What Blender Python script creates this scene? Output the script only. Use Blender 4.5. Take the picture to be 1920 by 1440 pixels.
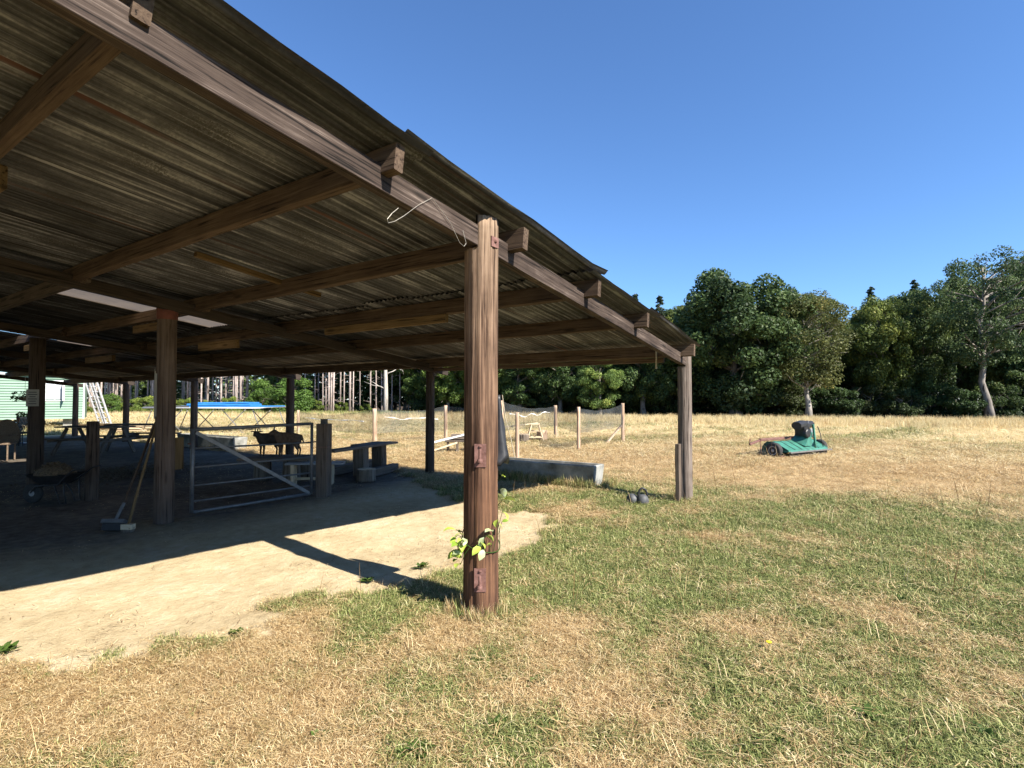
import bpy, math, random
import numpy as np
from mathutils import Vector, Matrix

# ------------------------------------------------------------------ clear
for o in list(bpy.data.objects):
    bpy.data.objects.remove(o)
SC = bpy.context.scene
COL = SC.collection
rnd = random.Random(7)
RNG = np.random.default_rng(11)

# ------------------------------------------------------------------ camera, sky, sun, exposure
FPX, CX, CY, EYE, HOR = 1004.0, 960.0, 720.0, 1.55, 748.0
PITCH = math.atan((HOR - CY) / FPX)
YAW = math.atan2(.5645, .8255)
CAM = np.array([-3.15, -2.43, EYE])
FH = np.array([math.cos(YAW), math.sin(YAW), 0.0])
FW = np.array([math.cos(YAW) * math.cos(PITCH), math.sin(YAW) * math.cos(PITCH), math.sin(PITCH)])
RT = np.array([math.sin(YAW), -math.cos(YAW), 0.0])
UP = np.cross(RT, FW)
cd = bpy.data.cameras.new('camera')
cam = bpy.data.objects.new('camera', cd)
COL.objects.link(cam)
cd.sensor_width = 36
cd.lens = FPX / 1920 * 36
cd.clip_start = .05
cd.clip_end = 2000
cam.location = CAM
cam.rotation_euler = (math.pi / 2 + PITCH, 0, YAW - math.pi / 2)
SC.camera = cam

SUN_EL = math.radians(39.5)
SH = np.array([.10, .995, 0.0])                       # ground direction in which shadows fall
W = bpy.data.worlds.new('World')
SC.world = W
W.use_nodes = True
wn = W.node_tree.nodes
sky = wn.new('ShaderNodeTexSky')
sky.sky_type = 'NISHITA'
sky.sun_disc = False
sky.sun_elevation = SUN_EL
sky.sun_rotation = math.atan2(-SH[0], -SH[1])
sky.altitude = 0
sky.air_density = 1.0
sky.dust_density = 0.0
sky.ozone_density = 10.0
W.node_tree.links.new(sky.outputs[0], wn['Background'].inputs[0])
wn['Background'].inputs[1].default_value = 0.088
sd = bpy.data.lights.new('sun', 'SUN')
sun = bpy.data.objects.new('sun', sd)
COL.objects.link(sun)
sd.energy = 5.0
sd.angle = math.radians(.5)
sd.color = (1.0, .93, .82)
d = Vector((SH[0] * math.cos(SUN_EL), SH[1] * math.cos(SUN_EL), -math.sin(SUN_EL)))
sun.rotation_euler = d.to_track_quat('-Z', 'Y').to_euler()
sun.location = (-5, -30, 30)
VS = SC.view_settings
VS.view_transform = 'Standard'
VS.look = 'None'
VS.exposure = 1.38
VS.gamma = 1
VS.use_curve_mapping = False
try:
    SC.cycles.max_bounces = 8
    SC.cycles.diffuse_bounces = 5
    SC.cycles.transparent_max_bounces = 12
    SC.cycles.caustics_reflective = False
    SC.cycles.caustics_refractive = False
    SC.cycles.use_denoising = True
except Exception:
    pass


# ------------------------------------------------------------------ survey helpers (where a thing seen in the photo stands on the ground)
def g(px, py, z=0.0):
    dv = FW + RT * (px - CX) / FPX - UP * (py - CY) / FPX
    t = (z - CAM[2]) / dv[2]
    return CAM + dv * t


def at(px, D, z=0.0):
    p = np.array([CAM[0], CAM[1], 0]) + D * (FH + RT * (px - CX) / FPX)
    p[2] = z
    return p


def zz(py, D):
    return EYE - (py - HOR) / FPX * D


# ------------------------------------------------------------------ numpy noise
def _h(ix, iy, s):
    n = (ix.astype(np.int64) * 374761393 + iy.astype(np.int64) * 668265263 + s * 974711) & 0x7fffffff
    n = ((n ^ (n >> 13)) * 1274126177) & 0x7fffffff
    n = n ^ (n >> 16)
    return (n & 0xffff) / 65535.0


def vnoise(x, y, s=0):
    x = np.asarray(x, float); y = np.asarray(y, float)
    ix = np.floor(x); iy = np.floor(y)
    fx = x - ix; fy = y - iy
    fx = fx * fx * (3 - 2 * fx); fy = fy * fy * (3 - 2 * fy)
    a = _h(ix, iy, s); b = _h(ix + 1, iy, s); c = _h(ix, iy + 1, s); e = _h(ix + 1, iy + 1, s)
    return (a * (1 - fx) + b * fx) * (1 - fy) + (c * (1 - fx) + e * fx) * fy


def fbm(x, y, s=0, o=4):
    v = 0; a = .5; t = 0
    x = np.asarray(x, float); y = np.asarray(y, float)
    for i in range(o):
        v = v + a * vnoise(x, y, s + i * 17); t += a
        x = x * 2.03 + 3.1; y = y * 2.03 + 1.7; a *= .5
    return v / t


def sstep(a, b, x):
    t = np.clip((x - a) / (b - a), 0, 1)
    return t * t * (3 - 2 * t)


# ------------------------------------------------------------------ node helper
class NT:
    def __init__(self, name):
        self.m = bpy.data.materials.new(name)
        self.m.use_nodes = True
        self.t = self.m.node_tree
        self.N = self.t.nodes
        self.p = self.N['Principled BSDF']
        self.out = self.N['Material Output']

    def n(self, typ, **kw):
        k = self.N.new('ShaderNode' + typ)
        for a, v in kw.items():
            setattr(k, a, v)
        return k

    def l(self, a, b):
        self.t.links.new(a, b)

    def setin(self, node, **kw):
        for k, v in kw.items():
            node.inputs[k].default_value = v

    def coords(self, scale=(1, 1, 1), kind='Object', rand=True):
        tc = self.n('TexCoord')
        src = tc.outputs[kind]
        if rand:
            oi = self.n('ObjectInfo')
            mu = self.n('Math', operation='MULTIPLY'); mu.inputs[1].default_value = 37.0
            self.l(oi.outputs['Random'], mu.inputs[0])
            ad = self.n('VectorMath', operation='ADD')
            self.l(src, ad.inputs[0]); self.l(mu.outputs[0], ad.inputs[1])
            src = ad.outputs[0]
        mp = self.n('Mapping')
        mp.inputs['Scale'].default_value = scale
        self.l(src, mp.inputs[0])
        return mp.outputs[0]

    def noise(self, vec, scale=5, detail=6, rough=.6, dist=0.0):
        k = self.n('TexNoise')
        k.inputs['Scale'].default_value = scale
        k.inputs['Detail'].default_value = detail
        k.inputs['Roughness'].default_value = rough
        k.inputs['Distortion'].default_value = dist
        self.l(vec, k.inputs['Vector'])
        return k.outputs['Fac']

    def ramp(self, fac, stops):
        k = self.n('ValToRGB')
        e = k.color_ramp.elements
        while len(e) < len(stops):
            e.new(.5)
        for i, (p, c) in enumerate(stops):
            e[i].position = p
            e[i].color = (*c, 1) if len(c) == 3 else c
        self.l(fac, k.inputs[0])
        return k.outputs[0]

    def rampf(self, fac, a, b):
        k = self.n('MapRange')
        k.inputs['From Min'].default_value = a
        k.inputs['From Max'].default_value = b
        self.l(fac, k.inputs[0])
        return k.outputs[0]

    def mix(self, fac, a, b, mode='MIX'):
        k = self.n('Mix', data_type='RGBA', blend_type=mode)
        for src, i in ((fac, 0), (a, 6), (b, 7)):
            if hasattr(src, 'is_linked'):
                self.l(src, k.inputs[i])
            elif isinstance(src, (int, float)):
                k.inputs[i].default_value = src
            else:
                k.inputs[i].default_value = (*src, 1)
        return k.outputs[2]

    def math(self, op, a, b=None):
        k = self.n('Math', operation=op)
        for i, s in enumerate((a, b)):
            if s is None:
                continue
            if hasattr(s, 'is_linked'):
                self.l(s, k.inputs[i])
            else:
                k.inputs[i].default_value = s
        return k.outputs[0]

    def attr(self, name, typ='GEOMETRY'):
        k = self.n('Attribute', attribute_type=typ, attribute_name=name)
        return k

    def bump(self, h, strength=.5, dist=.01):
        k = self.n('Bump')
        k.inputs['Strength'].default_value = strength
        k.inputs['Distance'].default_value = dist
        self.l(h, k.inputs['Height'])
        self.l(k.outputs[0], self.p.inputs['Normal'])

    def done(self, col=None, rough=.8, metal=0.0, spec=.3):
        if col is not None:
            if hasattr(col, 'is_linked'):
                self.l(col, self.p.inputs['Base Color'])
            else:
                self.p.inputs['Base Color'].default_value = (*col, 1)
        if hasattr(rough, 'is_linked'):
            self.l(rough, self.p.inputs['Roughness'])
        else:
            self.p.inputs['Roughness'].default_value = rough
        self.p.inputs['Metallic'].default_value = metal
        self.p.inputs['Specular IOR Level'].default_value = spec
        return self.m


def M_wood(name, stops, axis='X', grain=1.0, bump=.6, stain=None, knots=False, rough=.85):
    t = NT(name)
    lo, hi = 1.1, 36.0 * grain
    sc = (lo, hi, hi) if axis == 'X' else (hi, hi, lo)
    v = t.coords(sc)
    a = t.noise(v, 1.3, 8, .62, .35)
    v2 = t.coords((lo * 2, hi * 3, hi * 3) if axis == 'X' else (hi * 3, hi * 3, lo * 2))
    b = t.noise(v2, 1.6, 4, .6)
    v3 = t.coords((1.2, 1.2, 1.2))
    c = t.noise(v3, 2.2, 4, .6)
    f = t.math('ADD', t.math('MULTIPLY', a, .55), t.math('ADD', t.math('MULTIPLY', b, .22), t.math('MULTIPLY', c, .23)))
    col = t.ramp(f, stops)
    crack = t.rampf(a, .36, .43)
    col = t.mix(t.math('SUBTRACT', 1.0, crack), col, tuple(x * .35 for x in stops[0][1]))
    vk = t.coords((1.3, 6.5, 6.5) if axis == 'X' else (6.5, 6.5, 1.3))
    kn = t.n('TexVoronoi'); kn.inputs['Scale'].default_value = 1.0; t.l(vk, kn.inputs['Vector'])
    kf = t.rampf(kn.outputs['Distance'], .16, .07)
    col = t.mix(t.math('MULTIPLY', kf, .8), col, tuple(x * .6 for x in stops[0][1]))
    if stain:
        tc = t.n('TexCoord'); sx = t.n('SeparateXYZ'); t.l(tc.outputs['Object'], sx.inputs[0])
        h = t.math('ADD', sx.outputs[2], t.math('MULTIPLY', t.math('SUBTRACT', a, .5), 1.6))
        fac = t.rampf(h, stain[1], stain[2])
        dark = t.ramp(f, stain[0])
        col = t.mix(fac, dark, col)
    oi = t.n('ObjectInfo'); mr = t.n('MapRange'); mr.inputs['To Min'].default_value = .62; mr.inputs['To Max'].default_value = 1.15
    t.l(oi.outputs['Random'], mr.inputs[0])
    cmb = t.n('CombineColor'); [t.l(mr.outputs[0], cmb.inputs[i]) for i in range(3)]
    col = t.mix(1.0, col, cmb.outputs[0], 'MULTIPLY')
    t.bump(t.math('ADD', t.math('MULTIPLY', a, .7), t.math('MULTIPLY', b, .3)), bump, .012)
    return t.done(col, rough, 0, .2)


def M_plain(name, c1, c2, scale=6, rough=.6, metal=0.0, bump=.0, spec=.35, rand=True, detail=6):
    t = NT(name)
    v = t.coords((1, 1, 1), rand=rand)
    a = t.noise(v, scale, detail, .65)
    col = t.ramp(a, [(.3, c1), (.7, c2)])
    if bump:
        t.bump(a, bump, .01)
    return t.done(col, rough, metal, spec)


# ------------------------------------------------------------------ materials
WOOD_POST = M_wood('weathered_pole', [(.32, (.05, .032, .021)), (.45, (.15, .098, .064)), (.56, (.28, .195, .132)), (.70, (.44, .335, .235))], 'Z', .8, .9,
                   stain=([(.32, (.020, .011, .007)), (.45, (.066, .034, .021)), (.55, (.14, .072, .042)), (.68, (.27, .14, .070))], 1.0, 2.9))
WOOD_SQ = M_wood('dark_square_timber', [(.28, (.04, .030, .023)), (.45, (.085, .064, .050)), (.58, (.13, .10, .078)), (.72, (.19, .155, .125))], 'X', .8, .5)
WOOD_INNER = M_wood('shade_dark_rafter_wood', [(.28, (.018, .013, .011)), (.45, (.036, .027, .022)), (.58, (.06, .046, .037)), (.72, (.10, .08, .065))], 'X', .9, .5)  # inner rafters, darkened: interior shade is put into the wood colour
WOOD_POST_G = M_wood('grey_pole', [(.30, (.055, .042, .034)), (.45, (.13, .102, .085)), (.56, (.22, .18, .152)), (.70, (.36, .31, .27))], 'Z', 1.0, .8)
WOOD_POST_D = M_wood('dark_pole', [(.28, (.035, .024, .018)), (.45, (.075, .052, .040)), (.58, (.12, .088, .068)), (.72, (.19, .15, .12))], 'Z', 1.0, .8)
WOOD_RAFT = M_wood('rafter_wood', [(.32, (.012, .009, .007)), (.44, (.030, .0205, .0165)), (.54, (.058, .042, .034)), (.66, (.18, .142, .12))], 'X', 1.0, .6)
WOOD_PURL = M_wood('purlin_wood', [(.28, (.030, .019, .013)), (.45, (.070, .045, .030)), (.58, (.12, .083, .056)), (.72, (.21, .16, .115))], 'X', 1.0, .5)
WOOD_YEL = M_wood('yellow_timber', [(.28, (.06, .036, .016)), (.45, (.12, .077, .034)), (.58, (.18, .118, .057)), (.72, (.27, .19, .10))], 'X', .8, .4)
WOOD_GREY = M_wood('grey_timber', [(.28, (.06, .047, .036)), (.45, (.12, .096, .075)), (.58, (.18, .148, .12)), (.72, (.27, .23, .19))], 'X', .8, .5)
WOOD_PALE = M_wood('pale_timber', [(.28, (.42, .30, .18)), (.45, (.56, .43, .28)), (.58, (.64, .52, .36)), (.72, (.72, .61, .45))], 'X', .6, .3)
WOOD_STAKE = M_wood('fence_stake', [(.28, (.26, .16, .10)), (.45, (.44, .30, .20)), (.58, (.56, .42, .31)), (.72, (.66, .54, .43))], 'Z', .6, .4)
WOOD_LOG = M_wood('log_bark', [(.28, (.09, .07, .055)), (.45, (.18, .145, .115)), (.58, (.27, .225, .18)), (.72, (.36, .31, .26))], 'Z', .5, .8)
WOOD_DEAD = M_wood('bare_dead_trunk', [(.28, (.38, .33, .28)), (.45, (.55, .50, .44)), (.58, (.64, .60, .54)), (.72, (.70, .67, .62))], 'Z', .25, .5)
BARK = M_wood('bark', [(.28, (.07, .06, .05)), (.45, (.15, .13, .11)), (.58, (.24, .215, .185)), (.72, (.34, .31, .28))], 'Z', .12, .9)
BARK_PALE = M_wood('pale_bark', [(.28, (.16, .14, .12)), (.45, (.30, .27, .235)), (.58, (.42, .385, .34)), (.72, (.52, .48, .43))], 'Z', .12, .7)
BARK_MID = M_wood('mid_bark', [(.28, (.09, .078, .068)), (.45, (.18, .16, .14)), (.58, (.26, .235, .205)), (.72, (.35, .32, .285))], 'Z', .12, .8)
BARK_PINE = M_wood('pine_bark', [(.28, (.28, .215, .185)), (.45, (.44, .36, .32)), (.58, (.55, .47, .43)), (.72, (.63, .56, .52))], 'Z', .12, .7)
GALV = M_plain('galvanised_steel', (.12, .121, .123), (.20, .201, .203), 9, .5, .5)
ALU = M_plain('aluminium', (.50, .51, .52), (.62, .63, .64), 8, .45, .35)
RUST = M_plain('rusty_steel', (.10, .045, .035), (.24, .13, .11), 22, .75, .25, .3)
RUST_RED = M_plain('red_oxide_steel', (.085, .028, .021), (.15, .05, .037), 10, .7, .1, .2)
BLACK = M_plain('black_plastic', (.012, .012, .013), (.03, .03, .032), 8, .42, 0, .2)
BLACK_MET = M_plain('black_paint', (.012, .012, .014), (.04, .04, .042), 10, .4, .2)
RUBBER = M_plain('tyre_rubber', (.018, .018, .018), (.045, .044, .042), 12, .85, 0, .2)
STEEL = M_plain('worn_steel', (.10, .095, .09), (.19, .18, .17), 14, .6, .2, .2)
GREEN = M_plain('green_machine_paint', (.030, .10, .072), (.05, .215, .16), 7, .55, 0, .1)
GREYP = M_plain('grey_paint', (.22, .22, .22), (.30, .30, .30), 10, .5)
WHITE = M_plain('white_paint', (.70, .70, .68), (.82, .82, .80), 5, .5)
PAPER = M_plain('paper', (.26, .25, .225), (.36, .345, .31), 5, .9)
CONC = M_plain('concrete', (.09, .092, .08), (.36, .36, .335), 3.2, .9, 0, .4)
BLUE = M_plain('blue_vinyl', (.025, .16, .42), (.04, .21, .50), 3, .45, 0, .15)
WIRE = M_plain('wire', (.26, .24, .21), (.38, .355, .32), 8, .5, .5)
ROPE = M_plain('rope', (.30, .26, .18), (.44, .38, .28), 40, .9)
MINT = M_plain('mint_cladding', (.15, .245, .18), (.18, .285, .21), 2, .6)
GLASS = M_plain('window_glass', (.30, .33, .36), (.42, .45, .48), 2, .12, 0, 0, .6)
DARKP = M_plain('dark_panel', (.05, .05, .05), (.09, .09, .085), 4, .6)
FUR = M_plain('goat_coat', (.03, .022, .018), (.085, .062, .048), 14, .9, 0, .6)
FUR_B = M_plain('brown_goat_coat', (.07, .042, .028), (.17, .11, .075), 14, .9, 0, .6)
HORN = M_plain('horn', (.14, .12, .10), (.26, .23, .2), 14, .6)
KETTLE = M_plain('grey_iron', (.05, .052, .055), (.10, .103, .107), 14, .6, .1, .2)
CHIPS = M_plain('wood_chips', (.035, .026, .016), (.17, .125, .075), 30, .9, 0, .8)
WICKER = M_plain('wicker', (.10, .07, .05), (.22, .16, .11), 40, .8, 0, .6)
POT = M_plain('terracotta', (.30, .13, .07), (.40, .19, .11), 8, .8)
YELLOW = M_plain('yellow_petal', (.75, .55, .02), (.85, .65, .03), 8, .6)


def M_iron(name, light=1.0, rusty=0.0):
    t = NT(name)
    v = t.coords((.35, 22, 1))
    st = t.noise(v, 1.2, 5, .6)
    v1 = t.coords((.9, 1.3, 1))
    bl = t.noise(v1, 1.7, 5, .62, .4)
    v2 = t.coords((1, 1, 1))
    fi = t.noise(v2, 38, 5, .7)
    sp = t.noise(v2, 90, 2, .6)
    f = t.math('ADD', t.math('MULTIPLY', st, .60), t.math('ADD', t.math('MULTIPLY', bl, .28), t.math('MULTIPLY', fi, .12)))
    L = light
    col = t.ramp(f, [(.39, (.018 * L, .0175 * L, .0175 * L)), (.46, (.046 * L, .046 * L, .050 * L)), (.53, (.108 * L, .108 * L, .118 * L)), (.60, (.31 * L, .31 * L, .33 * L))])
    # mossy, sooty blotches
    bl2 = t.rampf(t.noise(t.coords((.8, 1.6, 1)), 1.4, 3, .5, .6), .53, .62)
    bk = t.math('MULTIPLY', bl2, t.rampf(sp, .38, .60))
    col = t.mix(t.math('MULTIPLY', bk, .8), col, (.035, .031, .025))
    rs = t.math('MULTIPLY', t.rampf(t.noise(t.coords((.25, 9, 1)), 1.1, 3, .5), .66 - rusty, .74 - rusty), .6)
    col = t.mix(rs, col, (.13, .045, .022))
    t.bump(fi, .25, .004)
    return t.done(col, .62, .15, .3)


IRON = [M_iron('corrugated_iron', .85), M_iron('pale_corrugated_iron', 1.2), M_iron('dark_corrugated_iron', .55), M_iron('rusty_corrugated_iron', .85, .06)]
t = NT('clear_corrugated_sheet')
tr = t.n('BsdfTranslucent'); tr.inputs[0].default_value = (.33, .26, .19, 1)
mx = t.n('MixShader'); mx.inputs[0].default_value = .75
t.done((.6, .52, .42), .5)
t.l(t.p.outputs[0], mx.inputs[1]); t.l(tr.outputs[0], mx.inputs[2]); t.l(mx.outputs[0], t.out.inputs[0])
CLEAR = t.m


def M_leaf(name, stops, trans=.35):
    t = NT(name)
    a = t.attr('tint')
    col = t.ramp(a.outputs['Fac'], stops)
    oi = t.n('ObjectInfo')
    col = t.mix(1.0, col, oi.outputs['Color'], 'MULTIPLY')
    t.done(col, .55, 0, .25)
    tr = t.n('BsdfTranslucent')
    t.l(col, tr.inputs[0])
    mx = t.n('MixShader'); mx.inputs[0].default_value = trans
    t.l(t.p.outputs[0], mx.inputs[1]); t.l(tr.outputs[0], mx.inputs[2]); t.l(mx.outputs[0], t.out.inputs[0])
    return t.m


LEAF = M_leaf('broad_leaf', [(0, (.030, .050, .020)), (.35, (.065, .105, .035)), (.7, (.12, .165, .055)), (1, (.21, .225, .075))])
LEAF_L = M_leaf('light_leaf', [(0, (.06, .08, .03)), (.4, (.11, .135, .048)), (.75, (.17, .18, .065)), (1, (.28, .25, .07))])
LEAF_B = M_leaf('bright_leaf', [(0, (.05, .095, .02)), (.5, (.10, .18, .035)), (1, (.18, .27, .06))])
NEEDLE = M_leaf('conifer_needles', [(0, (.016, .028, .016)), (.5, (.036, .058, .028)), (1, (.08, .105, .04))], .2)
VINE = M_leaf('vine_leaf', [(0, (.16, .26, .03)), (.4, (.34, .46, .06)), (.7, (.46, .56, .10)), (1, (.50, .57, .36))], .3)


def M_grass(name):
    t = NT(name)
    ti = t.attr('tint', 'INSTANCER').outputs['Fac']
    sh = t.attr('shade').outputs['Fac']
    st = t.ramp(sh, [(0, (.17, .098, .040)), (.3, (.39, .26, .12)), (.65, (.63, .47, .245)), (1, (.82, .69, .43))])
    gr = t.ramp(sh, [(0, (.050, .072, .020)), (.35, (.125, .165, .046)), (.7, (.25, .285, .090)), (1, (.47, .48, .20))])
    f = t.rampf(ti, .32, .58)
    col = t.mix(f, st, gr)
    hay = t.ramp(sh, [(0, (.36, .27, .12)), (.4, (.60, .49, .26)), (1, (.80, .71, .46))])
    col = t.mix(t.rampf(ti, 1.1, 1.6), col, hay)
    col = t.mix(t.rampf(ti, -.2, -.6), col, (.13, .08, .042))
    t.done(col, .6, 0, .2)
    tr = t.n('BsdfTranslucent'); t.l(col, tr.inputs[0])
    mx = t.n('MixShader'); mx.inputs[0].default_value = .25
    t.l(t.p.outputs[0], mx.inputs[1]); t.l(tr.outputs[0], mx.inputs[2]); t.l(mx.outputs[0], t.out.inputs[0])
    return t.m


GRASS = M_grass('grass_blade')


# ------------------------------------------------------------------ mesh builder
class MB:
    def __init__(self):
        self.v = []; self.f = []; self.k = 0

    def add(self, v, f):
        v = np.asarray(v, float).reshape(-1, 3)
        self.v.append(v)
        self.f += [tuple(i + self.k for i in q) for q in f]
        self.k += len(v)
        return self

    def box(self, c, s, rz=0.0, ry=0.0, rx=0.0):
        x, y, z = (q / 2 for q in s)
        p = np.array([(-x, -y, -z), (x, -y, -z), (x, y, -z), (-x, y, -z), (-x, -y, z), (x, -y, z), (x, y, z), (-x, y, z)])
        M = np.array((Matrix.Rotation(rz, 3, 'Z') @ Matrix.Rotation(ry, 3, 'Y') @ Matrix.Rotation(rx, 3, 'X')))
        p = p @ M.T + np.array(c)
        return self.add(p, [(0, 3, 2, 1), (4, 5, 6, 7), (0, 1, 5, 4), (1, 2, 6, 5), (2, 3, 7, 6), (3, 0, 4, 7)])

    def bar(self, p0, p1, w, h, ch=.12, seg=1, jit=0.0, up=(0, 0, 1)):
        """chamfered bar; w across, h along 'up'"""
        p0 = np.array(p0, float); p1 = np.array(p1, float)
        a = p1 - p0; L = np.linalg.norm(a); a /= L
        u = np.array(up, float)
        if abs(a @ u) > .98:
            u = np.array((1., 0, 0))
        s = np.cross(u, a); s /= np.linalg.norm(s)
        u = np.cross(a, s)
        c = ch * min(w, h)
        prof = [(-w / 2 + c, -h / 2), (w / 2 - c, -h / 2), (w / 2, -h / 2 + c), (w / 2, h / 2 - c), (w / 2 - c, h / 2), (-w / 2 + c, h / 2), (-w / 2, h / 2 - c), (-w / 2, -h / 2 + c)]
        V = []; F = []
        for i in range(seg + 1):
            q = p0 + a * L * i / seg
            j = (rnd.uniform(-jit, jit), rnd.uniform(-jit, jit)) if 0 < i < seg else (0, 0)
            for (x, y) in prof:
                V.append(q + s * (x + j[0]) + u * (y + j[1]))
        for i in range(seg):
            for k in range(8):
                F.append((i * 8 + k, i * 8 + (k + 1) % 8, i * 8 + 8 + (k + 1) % 8, i * 8 + 8 + k))
        F.append(tuple(reversed(range(8))))
        F.append(tuple(range(seg * 8, seg * 8 + 8)))
        return self.add(V, F)

    def tube(self, pts, r, n=6, cap=True):
        pts = np.asarray(pts, float)
        m = len(pts)
        r = np.full(m, r) if np.isscalar(r) else np.asarray(r, float)
        V = []; F = []
        s = None
        for i in range(m):
            a = pts[min(i + 1, m - 1)] - pts[max(i - 1, 0)]
            a = a / (np.linalg.norm(a) + 1e-9)
            if s is None:
                s = np.cross(a, (0, 0, 1.0)) if abs(a[2]) < .95 else np.cross(a, (1.0, 0, 0))
            s = s - a * (s @ a)
            s /= np.linalg.norm(s) + 1e-9
            u = np.cross(a, s)
            for k in range(n):
                t = 2 * math.pi * k / n
                V.append(pts[i] + r[i] * (math.cos(t) * s + math.sin(t) * u))
        for i in range(m - 1):
            for k in range(n):
                F.append((i * n + k, i * n + (k + 1) % n, (i + 1) * n + (k + 1) % n, (i + 1) * n + k))
        if cap:
            F.append(tuple(reversed(range(n))))
            F.append(tuple(range((m - 1) * n, m * n)))
        return self.add(V, F)

    def lathe(self, prof, n=16, c=(0, 0, 0), axis='Z', cap=True):
        V = []; F = []
        m = len(prof)
        for (r, z) in prof:
            for k in range(n):
                t = 2 * math.pi * k / n
                p = (r * math.cos(t), r * math.sin(t), z)
                if axis == 'X':
                    p = (p[2], p[0], p[1])
                elif axis == 'Y':
                    p = (p[1], p[2], p[0])
                V.append(np.array(p) + np.array(c))
        for i in range(m - 1):
            for k in range(n):
                F.append((i * n + k, i * n + (k + 1) % n, (i + 1) * n + (k + 1) % n, (i + 1) * n + k))
        if cap:
            F.append(tuple(reversed(range(n))))
            F.append(tuple(range((m - 1) * n, m * n)))
        return self.add(V, F)

    def mesh(self, name, mat=None, smooth=False):
        me = bpy.data.meshes.new(name)
        v = np.concatenate(self.v) if self.v else np.zeros((0, 3))
        me.from_pydata(v.tolist(), [], self.f)
        if mat:
            me.materials.append(mat)
        if smooth:
            me.polygons.foreach_set('use_smooth', [True] * len(me.polygons))
        me.update()
        return me

    def build(self, name, mat, parent=None, smooth=False, loc=None):
        return link(name, self.mesh(name, mat, smooth), parent, loc)


def link(name, me, parent=None, loc=None, rotz=None):
    o = bpy.data.objects.new(name, me)
    COL.objects.link(o)
    if parent is not None:
        o.parent = parent
    if loc is not None:
        o.location = loc
    if rotz is not None:
        o.rotation_euler = (0, 0, rotz)
    return o


def tag(o, label=None, cat=None, group=None, kind=None):
    if label: o['label'] = label
    if cat: o['category'] = cat
    if group: o['group'] = group
    if kind: o['kind'] = kind
    return o


def thing(name, label, cat, loc=(0, 0, 0), rotz=0.0, group=None):
    o = bpy.data.objects.new(name, None)
    COL.objects.link(o)
    o.location = tuple(float(q) for q in loc)
    o.rotation_euler = (0, 0, rotz)
    o.empty_display_size = .2
    return tag(o, label, cat, group)


def beam(name, p0, p1, w, h, mat, parent, seg=6, jit=.003, ch=.08, up=(0, 0, 1)):
    """a timber whose grain (local X) follows its length"""
    p0 = Vector([float(q) for q in p0]); p1 = Vector([float(q) for q in p1])
    a = p1 - p0; L = a.length
    mb = MB().bar((0, 0, 0), (L, 0, 0), w, h, ch, seg, jit)
    o = mb.build(name, mat, parent)
    x = a.normalized(); u = Vector(up)
    y = u.cross(x).normalized(); z = x.cross(y)
    M = Matrix((x, y, z)).transposed().to_4x4()
    M.translation = p0
    o.matrix_local = M
    return o


def pole_mesh(name, r0, r1, z0, z1, mat, seed=0, n=40, m=24, groove=.006, cut=None, lean=(0, 0)):
    """round pole with split grain; above cut=(z, y) only the part in front of y stays (a housing for the rafter)"""
    zs = list(np.linspace(z0, z1, m))
    V = []; F = []
    th = np.arange(n) * 2 * math.pi / n
    if cut:
        zs = sorted(zs + [cut[0] - .001, cut[0] + .001])
    for z in zs:
        t = (z - z0) / (z1 - z0)
        r = r0 + (r1 - r0) * t
        gr = fbm(np.cos(th) * 6 + 9, np.sin(th) * 6 + z * .35 + seed, seed, 4)
        fine = vnoise(th * 14, np.full(n, z * .6 + seed * 3), seed + 5)
        rr = r * (1 + .05 * (fbm(np.cos(th) * 1.3 + seed, np.sin(th) * 1.3 + z * .4, seed + 9, 2) - .5)) - groove * 2 * (sstep(.5, .75, gr)) - groove * .8 * fine
        x = rr * np.cos(th) + lean[0] * t
        y = rr * np.sin(th) + lean[1] * t
        if cut and z > cut[0]:
            y = np.minimum(y, cut[1])
        V.append(np.stack([x, y, np.full(n, z)], 1))
    M_ = len(zs)
    for i in range(M_ - 1):
        for k in range(n):
            F.append((i * n + k, i * n + (k + 1) % n, (i + 1) * n + (k + 1) % n, (i + 1) * n + k))
    F.append(tuple(reversed(range(n))))
    F.append(tuple(range((M_ - 1) * n, M_ * n)))
    mb = MB().add(np.concatenate(V), F)
    me = mb.mesh(name, mat, True)
    me.polygons[len(me.polygons) - 1].use_smooth = False
    return me


# ------------------------------------------------------------------ ground zones
DIRT = np.array([(-4.6, 2.3), (-2.8, 1.88), (-2.23, 1.70), (-1.93, 1.3), (-1.53, 1.42), (-1.2, 1.0), (-0.83, 1.39), (-0.26, 1.0), (0.02, 0.96), (0.7, 0.75), (1.3, .55), (1.9, .80),
                 (2.55, 0.85), (3.15, 1.25), (3.0, 1.9), (3.4, 3.0), (3.9, 4.2), (4.6, 5.2), (4.9, 6.4), (5.2, 8.2), (5.3, 10), (5.3, 26.5), (-13, 26.5), (-13, 3)])


def sdf_poly(x, y, P):
    d2 = np.full(np.shape(x), 1e9); inside = np.zeros(np.shape(x), bool)
    n = len(P)
    for i in range(n):
        ax, ay = P[i]; bx, by = P[(i + 1) % n]
        ex, ey = bx - ax, by - ay
        t = np.clip(((x - ax) * ex + (y - ay) * ey) / (ex * ex + ey * ey), 0, 1)
        d2 = np.minimum(d2, (x - ax - t * ex) ** 2 + (y - ay - t * ey) ** 2)
        c = ((ay > y) != (by > y)) & (x < (bx - ax) * (y - ay) / (by - ay + 1e-12) + ax)
        inside ^= c
    d = np.sqrt(d2)
    return np.where(inside, d, -d)          # positive inside


def blob(x, y, px, py, r, val):
    p = g(px, py)
    return val * np.exp(-((x - p[0]) ** 2 + (y - p[1]) ** 2) / (r * r))


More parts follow.
